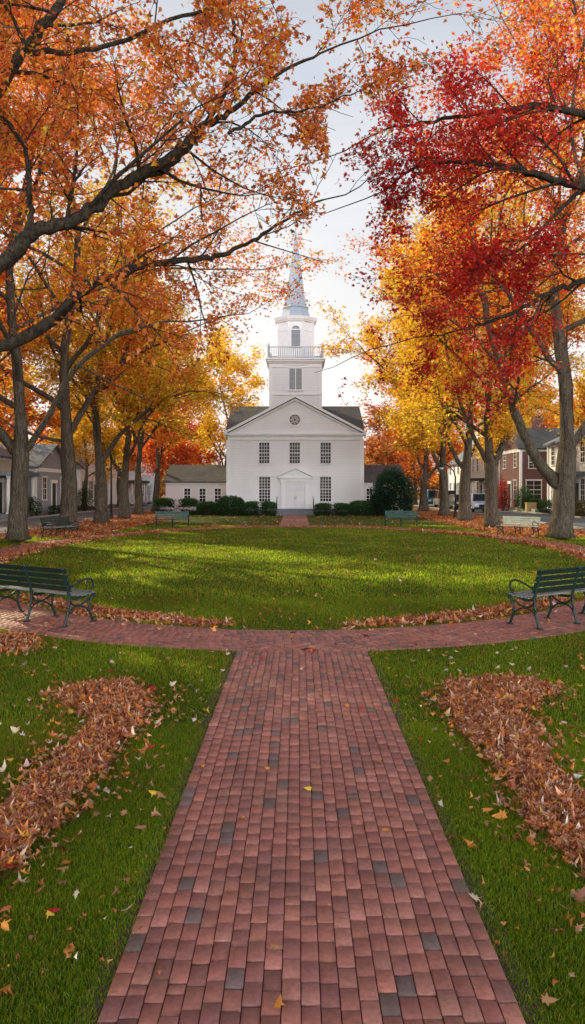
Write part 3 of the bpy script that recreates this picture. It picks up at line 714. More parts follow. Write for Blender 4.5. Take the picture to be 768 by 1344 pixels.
def walls(parent, x0, x1, y0, y1, z0, ze, zr, axis, mat):
    m_ = MB()
    if axis == 'y':
        xm = (x0 + x1) / 2; pr = [(x0, z0), (x1, z0), (x1, ze), (xm, zr), (x0, ze)]
        a = [(p, y0, q) for p, q in pr]; b = [(p, y1, q) for p, q in pr]
    else:
        ym = (y0 + y1) / 2; pr = [(y0, z0), (y1, z0), (y1, ze), (ym, zr), (y0, ze)]
        a = [(x0, p, q) for p, q in pr]; b = [(x1, p, q) for p, q in pr]
    m_.add(a + b, [(0, 1, 2, 3, 4), (9, 8, 7, 6, 5), (0, 5, 6, 1), (1, 6, 7, 2), (2, 7, 8, 3), (3, 8, 9, 4), (4, 9, 5, 0)])
    return m_.build('wall', mat, parent)
def house(label, x0, x1, y0, y1, ze, zr, axis, wall, roof, wins, front, door=None, shutters=None, porch=None, chimney=None, doormat='green_wood'):
    base = np.array(((x0 + x1) / 2, (y0 + y1) / 2, 0.)); t = thing('house', label, 'house', base)
    lx, ly = (x1 - x0) / 2, (y1 - y0) / 2
    walls(t, -lx, lx, -ly, ly, -.1, ze, zr - .002, axis, wall); rf = gable_roof(t, -lx, lx, -ly, ly, ze, zr, axis, roof)
    fnd = MB(); fnd.box((-lx - .03, -ly - .03, -.1), (lx + .03, ly + .03, .35)); fnd.build('foundation', 'stone', t)
    cb = MB()
    for a in (-lx, lx):
        for b in (-ly, ly): cb.box((a - .10, b - .10, .36), (a + .10, b + .10, ze - .02))
    cb.box((-lx - .06, -ly - .06, ze - .34), (lx + .06, ly + .06, ze - .06)); cb.build('trim', 'white', t)
    if chimney:
        c_ = MB(); c_.box((chimney[0] - .4, chimney[1] - .35, ze), (chimney[0] + .4, chimney[1] + .35, zr + 1.1)); c_.box((chimney[0] - .46, chimney[1] - .41, zr + 1.1), (chimney[0] + .46, chimney[1] + .41, zr + 1.25)); c_.build('chimney', 'brickwall', rf)
    for (face, a, z, w_, h_) in wins:
        c = (x0 + a, y0, z) if face == 'S' else ((x1 if face == 'E' else x0), y0 + a, z)
        window(t, base, c, face, w_, h_, 2, 4, shutters=shutters)
    if door:
        r_, o_ = frame_axes(front); c = np.array(((x1 if front == 'E' else x0), y0 + door, .35)) - base
        d_ = MB(); obox(d_, c, r_, o_, -.48, .48, .002, .05, 0, 2.1); dd = d_.build('door', doormat, t)
        q = MB()
        for a in (-.62, .5): obox(q, c, r_, o_, a, a + .12, .002, .09, 0, 2.15)
        obox(q, c, r_, o_, -.7, .7, .002, .13, 2.15, 2.4); q.build('door_frame', 'white', dd)
        st = MB()
        for i in range(2): obox(st, c, r_, o_, -.8, .8, .04, .35 + .3 * (1 - i), -.35, -.35 + .17 * (i + 1)); 
        st.build('step', 'stone', t)
    if porch:
        pa, pb, dep, ph = porch; r_, o_ = frame_axes(front); c = np.array(((x1 if front == 'E' else x0), y0, 0)) - base; sg = 1 if front == 'E' else -1
        f_ = MB(); obox(f_, c, r_, o_, sg * pa, sg * pb, .04, dep, 0, .36); pf = f_.build('porch_floor', 'stone', t)
        rr = MB(); obox(rr, c, r_, o_, sg * pa - .1 * sg, sg * pb + .1 * sg, .05, dep + .2, ph, ph + .3); pr = rr.build('porch_roof', roof, t)
        n_ = 4
        for i in range(n_):
            a = sg * (pa + .2 + (pb - pa - .4) * i / (n_ - 1)); k = MB(); p0 = c + r_ * a + o_ * (dep - .2)
            k.frustum(p0, .36, ph, .13, .11, 10); k.frustum(p0, .362, .46, .18, .18, 10); k.frustum(p0, ph - .12, ph - .002, .17, .17, 10); k.build('porch_column', 'white', t, True)
    return t
wE = lambda L, lo=1.15, hi=4.0, two=True, f_='E': [(f_, a, lo, .85, 1.6) for a in L] + ([(f_, a, hi, .85, 1.5) for a in L] if two else [])
house('beige clapboard house with a columned porch at the far left edge behind the thick trunk', -27, -20.8, 50, 55.6, 4.4, 6.2, 'y', 'beige_siding', 'slate', wE([1.2, 4.8], two=False) + [('S', 4.6, 1.2, .9, 1.6)], 'E', 3.0, None, (.4, 5.4, 1.8, 2.9))
house('grey blue clapboard house with white window frames across the left road', -27.5, -19.8, 57.5, 66, 3.7, 5.5, 'x', 'grey_siding', 'slate', [('S', 5.0, 1.2, .8, 1.5), ('E', 2, 1.2, .9, 1.7), ('E', 6.5, 1.2, .9, 1.7)], 'E', 4.2)
house('pale house with grey shutters behind the second left trunk', -28, -20, 70, 80, 4.0, 6.2, 'x', 'white_siding', 'slate', wE([1.4, 3.8, 6.2, 8.6], two=False), 'E', 5, 'grey_siding', None, (0, 1))
house('pale house glimpsed between the middle left trunks down the road', -27, -19.8, 84, 93, 4.6, 7.4, 'y', 'white_siding', 'shingle', wE([1.5, 4.5, 7.5], two=False), 'E', 3, None, (.5, 8.5, 1.6, 2.7))
house('farthest pale clapboard house down the left road', -27, -20, 97, 107, 4.2, 6.4, 'x', 'pale_siding', 'slate', wE([1.5, 4, 6.5, 8.8], two=False), 'E', 5)
house('white two storey house with tall dark windows and blue grey roof at the right edge', 21.0, 30, 52.5, 63.8, 5.8, 7.9, 'y', 'white_siding', 'slate', wE([1.4, 3.6, 5.8, 8.0, 10.1], f_='W') + [('S', 1.6, 1.2, .9, 1.7), ('S', 1.6, 4.0, .9, 1.5), ('S', 4.4, 1.2, .9, 1.7), ('S', 4.4, 4.0, .9, 1.5)], 'W', 4.7, None, (3.2, 6.4, 1.5, 3.0), (1, 2))
house('dark red brick house with white windows beyond the white house at right', 19.9, 29, 68, 75, 5.7, 7.6, 'x', 'brickwall', 'shingle', [('S', 1.1, 3.9, .75, 1.0), ('S', 1.15, 1.15, 1.3, 1.6), ('S', 4.2, 1.15, .9, 1.6), ('S', 4.2, 3.9, .9, 1.4)] + wE([1.6, 5.2], f_='W'), 'W', 3.4, None, None, (-2, 0))
house('cream clapboard house with tall windows seen behind the middle right trunk', 20.2, 29, 78.5, 89, 5.75, 7.6, 'x', 'cream_siding', 'shingle', wE([1.3, 3.6, 7, 9.2], f_='W') + [('S', 2, 1.2, .9, 1.7)], 'W', 5.2, None, (3.9, 6.5, 1.4, 2.9))
house('white house farthest down the right road', 20.4, 28, 93, 103, 5.4, 8.4, 'y', 'white_siding', 'slate', wE([1.3, 3.8, 6.2, 8.7], f_='W'), 'W', 5)
# unseen tall houses added to keep the low sun off the near grass
house('unseen tall house added left of view to shade the near grass', -30, -20.5, 20, 38.9, 12.0, 16.5, 'y', 'pale_siding', 'shingle', wE([2, 5, 11.5, 14.5]), 'E', 8.5)
house('unseen tall cream house added left of view to shade the near grass', -30, -20.5, 2, 19.2, 12.0, 16.5, 'y', 'cream_siding', 'shingle', wE([2, 5, 8.5, 11.5]), 'E', 7)

# the church
Z0 = 60.0; cxx = -.21; ch = thing('church', 'white clapboard church with square bell tower and tall spire facing the green', 'church', (cxx, Z0, 0)); ORG = np.array((cxx, Z0, 0.))
s6 = .06
def cz(v, y=Z0): return EYE + (HV - v) / F * y
HW = 5.27; EV = cz(572); AP = cz(523); RZ = cz(535, 66)
m_ = MB(); m_.box((-HW, 0, .0), (HW, 12, EV)); m_.build('wall', 'white_siding', ch)
# side gables
m_ = MB()
for x in (-HW + .002, HW - .002): m_.add([(x, 0.01, EV), (x, 12, EV), (x, 6, RZ)], [(0, 1, 2)])
m_.build('side_gable', 'white_siding', ch)
rf = gable_roof(ch, -HW, HW, .1, 12, EV + .14, RZ, 'x', 'shingle', .26, .12)
cg = MB(); e = HW + .24; ya, yb = -.30, 6.2; th = .12; zl = EV + .06
cg.add([(-e, ya, zl), (0, ya, AP), (e, ya, zl), (e, ya, zl + th), (0, ya, AP + th), (-e, ya, zl + th), (-e, yb, zl), (0, yb, AP), (e, yb, zl), (e, yb, zl + th), (0, yb, AP + th), (-e, yb, zl + th)],
       [(0, 1, 7, 6), (1, 2, 8, 7), (2, 3, 9, 8), (3, 4, 10, 9), (4, 5, 11, 10), (5, 0, 6, 11), (0, 5, 4, 1), (1, 4, 3, 2)]); cg.build('gable_roof', 'shingle', ch)
pd = MB(); pd.add([(-HW, -.02, EV + .1), (HW, -.02, EV + .1), (0, -.02, AP - .03), (-HW, 5, EV + .1), (HW, 5, EV + .1), (0, 5, AP - .03)], [(0, 1, 2), (0, 2, 5, 3), (1, 4, 5, 2)]); pd.build('pediment', 'white_siding', ch)
ck = MB(); ck.box((-HW - .16, -.20, EV - .06), (HW + .16, .0, EV + .06)); ck.box((-HW - .28, -.34, EV + .062), (HW + .28, .0, EV + .19)); ck.box((-HW - .05, -.09, EV - .34), (HW + .05, 0, EV - .062))
for sg in (-1, 1):       # raking cornice
    dx, dz = HW + .3, AP + .03 - EV - .1; ln = math.hypot(dx, dz); nx, nz = -dz / ln, dx / ln
    for t0, t1, yy in ((-.02, .16, -.36), (-.22, -.02, -.20)):
        a = [(sg * (dx * (1 - k) - nx * t * 0), 0, 0) for k in (0, 1) for t in (0, 1)]
        q = [(sg * dx, EV + .13), (0, EV + .13 + dz + .03)]
        vs = []
        for y_ in (yy, 0.0): vs += [(q[0][0], y_, q[0][1] + t0 / .9), (q[1][0], y_, q[1][1] + t0 / .9), (q[1][0], y_, q[1][1] + t1 / .9), (q[0][0], y_, q[0][1] + t1 / .9)]
        ck.add(vs, [(0, 1, 2, 3), (7, 6, 5, 4), (0, 4, 5, 1), (1, 5, 6, 2), (2, 6, 7, 3), (3, 7, 4, 0)])
for x in (-HW, HW): ck.box((x - .15, -.05, .3), (x + .15, .12, EV - .345))
ck.build('cornice', 'white', ch)
wb = MB(); wb.box((-HW - .04, -.04, -.1), (HW + .04, 12.04, .42)); wb.build('foundation', 'stone', ch)
for u in (347, 387, 427.5): window(ch, ORG, ((u - UX) * s6, Z0, cz(608)), 'S', .80, 1.62, 4, 6, cap=False)
for u in (347.5, 427.5): window(ch, ORG, ((u - UX) * s6, Z0, cz(658)), 'S', .86, 1.92, 4, 8)
for yy in (2, 5, 8, 10.5):
    for f_, x in (('E', HW + cxx), ('W', -HW + cxx)):
        for z, h_ in ((cz(608), 1.62), (cz(658), 1.92)): window(ch, ORG, (x, Z0 + yy, z), f_, .85, h_, 4, 6)
# round window
rw = MB(); c = np.array((-.03, 0, cz(551)));
def annulus(mb, c, r0, r1, y0, y1, n=28):
    rs = []
    for r_, y_ in ((r0, y1), (r0, y0), (r1, y0), (r1, y1)): rs.append([(c[0] + r_ * math.cos(2 * math.pi * i / n), y_, c[2] + r_ * math.sin(2 * math.pi * i / n)) for i in range(n)])
    mb.rings(rs, False)
annulus(rw, c, .42, .56, -.10, -.021); annulus(rw, c, .12, .15, -.065, -.03, 16); annulus(rw, c, .25, .275, -.063, -.032, 20)
for k in range(8):
    a = k * math.pi / 4; rw.tube([(c[0] + .13 * math.cos(a), -.05, c[2] + .13 * math.sin(a)), (c[0] + .43 * math.cos(a), -.05, c[2] + .43 * math.sin(a))], .016, 6)
rwo = rw.build('round_window', 'white', ch)
rp = MB(); rp.rings([[(c[0] + .43 * math.cos(2 * math.pi * i / 28), y_, c[2] + .43 * math.sin(2 * math.pi * i / 28)) for i in range(28)] for y_ in (-.021, -.035)]); rp.build('pane', glass('stained_glass', (.16, .06, .04)), rwo)
# door case
dz0 = .46; D = MB()
def dbox(mb, x0, x1, y0, y1, z0, z1): mb.box((x0, -y1, z0), (x1, -y0, z1))
for sg in (-1, 1):
    xa, xb = sorted((sg * .80, sg * 1.08)); dbox(D, xa, xb, .002, .16, dz0, 2.58); dbox(D, xa - .03, xb + .03, .002, .20, dz0, dz0 + .2); dbox(D, xa - .03, xb + .03, .002, .20, 2.44, 2.582)
dbox(D, -1.15, 1.15, .002, .22, 2.584, 2.84); dbox(D, -1.30, 1.30, .002, .34, 2.842, 2.96)
D.add([(-1.30, -.30, 2.962), (1.30, -.30, 2.962), (0, -.30, 3.58), (-1.30, -.002, 2.962), (1.30, -.002, 2.962), (0, -.002, 3.58)], [(0, 1, 2), (0, 2, 5, 3), (1, 4, 5, 2)])
for sg in (-1, 1):
    q = [(sg * 1.38, 2.97), (0, 3.62)]; vs = []
    for y_ in (-.42, -.003): vs += [(q[0][0], y_, q[0][1]), (q[1][0], y_, q[1][1]), (q[1][0], y_, q[1][1] + .11), (q[0][0], y_, q[0][1] + .11)]
    D.add(vs, [(0, 1, 2, 3), (7, 6, 5, 4), (0, 4, 5, 1), (1, 5, 6, 2), (2, 6, 7, 3), (3, 7, 4, 0)])
D.build('door_case', 'white', ch)
for sg in (-1, 1):
    d = MB(); xa, xb = sorted((sg * .008, sg * .79)); dbox(d, xa, xb, .002, .05, dz0, 2.40)
    for z0, z1 in ((.62, 1.15), (1.3, 1.75), (1.88, 2.28)):      # raised panels
        dbox(d, xa + .12, xb - .12, .05, .066, z0, z1); dbox(d, xa + .17, xb - .17, .066, .076, z0 + .05, z1 - .05)
    do = d.build('door', 'door', ch, bevel=.008)
    k = MB(); k.tube([(sg * .07, -.05, 1.42), (sg * .07, -.10, 1.40), (sg * .07, -.10, 1.22), (sg * .07, -.05, 1.20)], .014, 6); k.build('handle', 'black_iron', do)
dh = MB(); dbox(dh, -.80, .80, .002, .08, 2.402, 2.582); dh.build('door_lintel', 'white', ch)
stp = MB()
for i in range(4): stp.bevbox((-1.5, -1.9 + .36 * i, -.05), (1.5, -.03, .115 * (i + 1)), .012)
stp.build('steps', 'stone', ch)
for sg in (-1, 1):
    h = MB(); x = sg * 1.42
    for y_, z_ in ((-1.75, .1), (-.45, .46)): h.tube([(x, y_, z_), (x, y_, z_ + .95)], .025, 8)
    h.tube([(x, -1.95, .98), (x, -1.75, 1.05), (x, -.45, 1.41), (x, -.1, 1.41)], .024, 8); h.build('handrail', 'black_iron', ch, True)
# tower
ty = 1.9; tz = lambda v: cz(v, Z0 + ty)
tw = 2.02; tcx = ((355 + 421) / 2 - UX) / F * (Z0 + ty) - cxx; tb = MB(); z1 = tz(477)
tb.box((tcx - tw, ty, 4), (tcx + tw, ty + 2 * tw, z1)); tow = tb.build('bell_tower', 'white_siding', ch)
tr = MB()
for sx in (-1, 1):
    for y_ in (ty, ty + 2 * tw): tr.box((tcx + sx * tw - .13, y_ - .045, 7), (tcx + sx * tw + .13, y_ + .09, z1))
zb = tz(517.5); tr.box((tcx - tw - .05, ty - .09, zb - .06), (tcx + tw + .05, ty - .001, zb + .06))
tr.box((tcx - tw - .05, ty - .07, z1 - .32), (tcx + tw + .05, ty + 2 * tw + .07, z1 - .001))
for k, (ex, za, zc) in enumerate(((.14, 0, .14), (.30, .142, .27), (.40, .272, .38))): tr.box((tcx - tw - ex, ty - ex, z1 + za), (tcx + tw + ex, ty + 2 * tw + ex, z1 + zc))
nd = 26
for i in range(nd):
    x = tcx - tw - .16 + (2 * tw + .32) * (i + .5) / nd; tr.box((x - .04, ty - .255, z1 + .04), (x + .04, ty - .141, z1 + .139))
tr.build('tower_cornice', 'white', tow)
zt = z1 + .38
def louver_window(parent, x, y, z0, w_, h_, arched=False, n=14):
    m_ = MB(); fw = .09
    for a in (-w_ / 2 - fw, w_ / 2): m_.box((x + a, y - .07, z0), (x + a + fw, y - .002, z0 + h_))
    m_.box((x - w_ / 2 - .16, y - .12, z0 - .1), (x + w_ / 2 + .16, y - .002, z0 - .001))
    if arched:
        rs = []
        for r_, y_ in ((w_ / 2, -.002), (w_ / 2, -.07), (w_ / 2 + fw, -.07), (w_ / 2 + fw, -.002)): rs.append([(x + r_ * math.cos(math.pi * i / 12), y + y_, z0 + h_ + r_ * math.sin(math.pi * i / 12)) for i in range(13)])
        for k in range(3):
            vs = rs[k] + rs[k + 1]; m_.add(vs, [(i, i + 1, 14 + i, 13 + i) for i in range(12)])
    else:
        m_.box((x - w_ / 2 - fw, y - .07, z0 + h_ + .001), (x + w_ / 2 + fw, y - .002, z0 + h_ + .1)); m_.box((x - w_ / 2 - .4, y - .15, z0 + h_ + .28), (x + w_ / 2 + .4, y - .002, z0 + h_ + .36))
        m_.box((x - .035, y - .065, z0), (x + .035, y - .02, z0 + h_))
    wn = m_.build('louver_window', 'white', parent)
    l = MB(); top = h_ + (w_ / 2 if arched else 0); n = int(top / .1)
    for i in range(n):
        z = z0 + top * i / n + .01; hw = w_ / 2
        if arched and z > z0 + h_: hw = math.sqrt(max(.0, (w_ / 2) ** 2 - (z + .05 - z0 - h_) ** 2))
        if hw > .03: l.add([(x - hw, y - .05, z), (x + hw, y - .05, z), (x + hw, y - .012, z + .075), (x - hw, y - .012, z + .075)], [(0, 1, 2, 3)])
    l.build('louver', 'louver', wn)
    b = MB(); b.box((x - w_ / 2, y - .008, z0), (x + w_ / 2, y - .003, z0 + h_ + (w_ * .40 if arched else 0))) if not arched else b.add([(x - w_ / 2, y - .006, z0), (x + w_ / 2, y - .006, z0)] + [(x + w_ / 2 * math.cos(math.pi * i / 12), y - .006, z0 + h_ + w_ / 2 * math.sin(math.pi * i / 12)) for i in range(13)], [tuple(range(15))])
    b.build('backing', 'louver_dark', wn)
louver_window(tow, tcx + .0, ty, tz(511.5), 1.0, 1.72)
# railing
rl = MB(); rx, ry0, ry1 = tw + .16, ty - .16, ty + 2 * tw + .16; hp = tz(455.5) - zt
for z in (.10, hp - .02): 
    for (a, b) in (((tcx - rx, ry0), (tcx + rx, ry0)), ((tcx + rx, ry0), (tcx + rx, ry1)), ((tcx + rx, ry1), (tcx - rx, ry1)), ((tcx - rx, ry1), (tcx - rx, ry0))):
        rl.tube([(*a, zt + z), (*b, zt + z)], .035, 4)
for i in range(25):
    f_ = (i + .5) / 25
    for (x, y) in ((tcx - rx + 2 * rx * f_, ry0), (tcx - rx + 2 * rx * f_, ry1), (tcx - rx, ry0 + (ry1 - ry0) * f_), (tcx + rx, ry0 + (ry1 - ry0) * f_)): rl.box((x - .02, y - .02, zt + .1), (x + .02, y + .02, zt + hp - .03))
for x in (tcx - rx, tcx + rx):
    for y in (ry0, ry1): rl.box((x - .09, y - .09, zt), (x + .09, y + .09, zt + hp + .10)); rl.frustum((x, y), zt + hp + .101, zt + hp + .30, .085, .03, 8)
rl.build('railing', 'louver', tow)
bc = (tcx, ty + tw); bz1 = tz(419); rb = 23.2 / F * (Z0 + ty + .5) / math.cos(math.pi / 8); by = bc[1] - rb * math.cos(math.pi / 8)
bf = MB(); bf.frustum(bc, zt, bz1, rb, rb, 8); bel = bf.build('belfry', 'white', tow)
bt = MB(); bt.frustum(bc, zt, zt + .25, rb + .07, rb + .07); bt.frustum(bc, bz1 - .75, bz1 - .66, rb + .05, rb + .05); bt.frustum(bc, bz1, bz1 + .13, rb + .14, rb + .2); bt.frustum(bc, bz1 + .131, bz1 + .38, rb + .26, rb + .36)
for i in range(8):
    a = math.pi / 8 + i * math.pi / 4; x, y = bc[0] + rb * math.cos(a), bc[1] + rb * math.sin(a); bt.tube([(x, y, zt + .26), (x, y, bz1 - .01)], .085, 6)
bt.build('belfry_cornice', 'white', bel)
louver_window(bel, bc[0] + .02, by, tz(453), .72, 1.35, True)
sz0 = bz1 + .381; sz1 = tz(396); spb = MB(); spb.frustum(bc, sz0, sz1 - .12, rb * .86, rb * .68); spb.frustum(bc, sz1 - .12, sz1, rb * .74, rb * .70); spb.build('spire_base', 'spire', tow)
spr = MB(); spr.frustum(bc, sz1 + .001, tz(292), rb * .60, .05); spo = spr.build('spire', 'spire', tow)
fn = MB(); zz = tz(292); fn.frustum(bc, zz - .1, zz + .5, .07, .03); fn.frustum(bc, zz + .5, zz + .75, .13, .02); fn.build('finial', 'louver', spo)
# wings
for (xa, xb, us, nm) in ((-11.1, -HW + cxx - .02, (246, 266, 286), 'l'), (HW + cxx + .02, 8.9, (485, 512), 'r')):
    y0 = 64.0; m_ = MB(); e = 2.62; lx0, lx1 = xa - cxx, xb - cxx; ya = y0 - Z0
    m_.box((lx0, ya, 0), (lx1, ya + 7, e)); wg = m_.build('wing', 'wing_siding', ch)
    r_ = gable_roof(wg, lx0, lx1, ya, ya + 7, e, 4.05, 'x', 'shingle', .22, .1)
    gb = MB()
    for x in (lx0 + .002, lx1 - .002): gb.add([(x, ya, e), (x, ya + 7, e), (x, ya + 3.5, 4.04)], [(0, 1, 2)])
    gb.build('wing_gable', 'wing_siding', wg)
    t_ = MB(); t_.box((lx0 - .05, ya - .10, e - .22), (lx1 - .001 if nm == 'l' else lx1 + .05, ya - .001, e - .03)); t_.build('wing_trim', 'white', wg)
    for u in us: window(wg, ORG, ((u - UX) / F * y0, y0, cz(658.5, y0)), 'S', .50, 1.1, 2, 4, cap=False)

# ------------------------------------------------------------------ hedges and shrubs
EVG = [((.020, .055, .016), 5), ((.032, .075, .020), 4), ((.014, .035, .013), 3), ((.05, .09, .03), 1.5)]
def shrub(label, cx_, cy_, rx, ry, h, n, size=.06, p=2.0, pal=EVG, name='shrub', cat='shrub', group=None, seed=1, clump=.25):
    r = np.random.default_rng(seed + abs(int(cx_ * 10))); t = thing(name, label, cat, (cx_, cy_, 0), 0, group)
    th, ph = r.uniform(0, 2 * np.pi, n), np.arcsin(r.uniform(-.6, 1, n)); ct = np.c_[np.cos(ph) * np.cos(th), np.cos(ph) * np.sin(th), np.sin(ph)]
    k = 2.0 / p; se = np.sign(ct) * np.abs(ct) ** k
    rad = r.beta(7, 1.0, n) * (1 + clump * .5 * np.sin(th * 5 + 3 * ph + seed) * np.sin(ph * 6 + 2 * th) * .6 + r.normal(0, .04, n))
    pos = se * rad[:, None] * (rx, ry, h * .62) + (0, 0, h * .38); pos[:, 2] = np.maximum(pos[:, 2], .02)
    vf = r.random(n) < .3; rad = np.where(vf, r.random(n) ** .4 * .95, rad); pos[vf] = (se * rad[:, None] * (rx, ry, h * .62) + (0, 0, h * .38))[vf]; pos[:, 2] = np.where(pos[:, 2] < .02, r.uniform(.02, .2 * h, n), pos[:, 2])
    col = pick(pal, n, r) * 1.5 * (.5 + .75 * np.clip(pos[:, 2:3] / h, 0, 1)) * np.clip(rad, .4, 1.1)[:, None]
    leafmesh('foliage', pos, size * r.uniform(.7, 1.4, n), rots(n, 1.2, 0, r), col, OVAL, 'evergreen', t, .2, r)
    m_ = MB()
    for q in range(4): m_.tube([(rx * .12 * math.cos(q * 1.6), ry * .12 * math.sin(q * 1.6), -.02), (rx * .4 * math.cos(q * 1.6), ry * .4 * math.sin(q * 1.6), h * .6)], [.03, .012], 6)
    m_.build('stem', 'bark_dark', t); return t
hg = 'hedges along the church front'
Hx = lambda u, y=57.8: (u - UX) / F * y
for lb, u0, u1, v0, y, p, n in (('clipped low hedge left of the church steps', 321, 361, 659, 57.8, 4, 5000), ('large round boxwood bush left of the church steps', 284, 321, 652, 57.6, 2.4, 6000),
        ('loose small bush below the wing windows between two larger bushes', 259, 286, 659, 59.5, 2.6, 4000), ('long rounded hedge at the left end of the church wing', 205, 259, 655, 60, 5, 6500),
        ('clipped low hedge right of the church steps', 414, 459, 661, 57.8, 4, 5000), ('rounded boxwood bush at the right corner of the church', 458, 492, 658, 57.6, 2.6, 5000), ('low dark bush under the round evergreen', 484, 512, 652, 58.6, 2.4, 4500)):
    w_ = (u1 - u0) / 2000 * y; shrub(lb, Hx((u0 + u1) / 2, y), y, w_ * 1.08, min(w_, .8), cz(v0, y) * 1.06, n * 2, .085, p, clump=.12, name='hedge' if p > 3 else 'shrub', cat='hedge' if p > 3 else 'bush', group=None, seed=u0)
shrub('dark round evergreen tree on the lawn right of the church', Hx(516, 57), 57.2, 1.6, 1.4, cz(615, 57), 26000, .095, 2.0, [((.012, .032, .016), 5), ((.02, .05, .022), 4), ((.035, .06, .03), 1.5)], 'evergreen_tree', 'evergreen', None, 3, .5)
shrub('dark shrub in front of the beige house across the left road', -19.2, 54.5, .9, .9, 1.5, 2500, .09)
shrub('low clipped hedge before the grey blue house', -19.0, 61.2, .5, 2.2, .75, 3000, .08, 4, name='hedge', cat='hedge')
shrub('upright dark shrub between the grey and white houses', -19.1, 68.2, .8, .8, 2.2, 2500, .09)
shrub('tall green shrub by the corner of the red brick house', 19.75, 66.4, .7, .7, 2.3, 3000, .09, pal=[((.05, .10, .02), 3), ((.03, .07, .02), 3)])
shrub('dark low shrub beside the tan utility box', 20.6, 66.8, .9, .6, 1.6, 2500, .09)
shrub('long clipped hedge along the front of the white house', 20.2, 60.6, .45, 2.4, 1.15, 4500, .08, 4, name='hedge', cat='hedge')
shrub('brownish low bush at the right edge in front of the white house', 20.3, 54.4, .7, 1.1, 1.25, 3000, .09, pal=[((.10, .09, .03), 3), ((.06, .06, .02), 3), ((.2, .12, .04), 1)])
shrub('red leaved shrub against the red brick house wall', 18.95, 70.2, .55, .9, 3.0, 3000, .10, pal=[((.30, .03, .03), 3), ((.42, .07, .04), 2)], name='red_shrub')
ub = thing('utility_box', 'tan utility box beside the hedge across the right road', 'utility box', (19.75, 64.6, 0)); q = MB(); q.bevbox((-.4, -.3, 0), (.4, .3, .78), .03); q.build('cabinet', 'tan', ub); q = MB(); q.bevbox((-.44, -.34, .781), (.44, .34, .86), .03); q.build('lid', 'tan', ub)
lw = MB(); lw.bevbox((19.62, 63.0, 0), (19.9, 72, .34), .03); tag(lw.build('low_wall', 'kerb'), 'low stone wall along the far pavement before the red brick house', 'wall')

# ------------------------------------------------------------------ lamp posts and cars
def lamp(label, x, y, h, arm):
    t = thing('street_lamp', label, 'street lamp', (x, y, 0), 0, 'black street lamps'); m_ = MB()
    m_.frustum((0, 0), 0, .35, .16, .13, 10); m_.frustum((0, 0), .35, .5, .13, .075, 10); m_.tube([(0, 0, .5), (0, 0, h)], [.07, .055], 10); m_.build('pole', 'black_iron', t, True)
    a_ = MB(); a_.tube(catmull(np.array([(0, 0, h - .1), (arm * .15, 0, h + .35), (arm * .6, 0, h + .75), (arm, 0, h + .8)]), 6), .04, 8); a_.build('arm', 'black_iron', t, True)
    s_ = MB(); s_.frustum((arm, 0), h + .58, h + .80, .24, .10, 12); sh = s_.build('lamp_shade', 'black_iron', t); b_ = MB(); b_.frustum((arm, 0), h + .46, h + .579, .10, .17, 12); b_.build('bulb_cover', 'lamp_glass', sh)
lamp('black lamp post between two trunks beside the right road', 10.75, 52, 2.9, -.95)
lamp('black lamp post between two trunks beside the left road', -12.0, 49, 4.2, -.95)
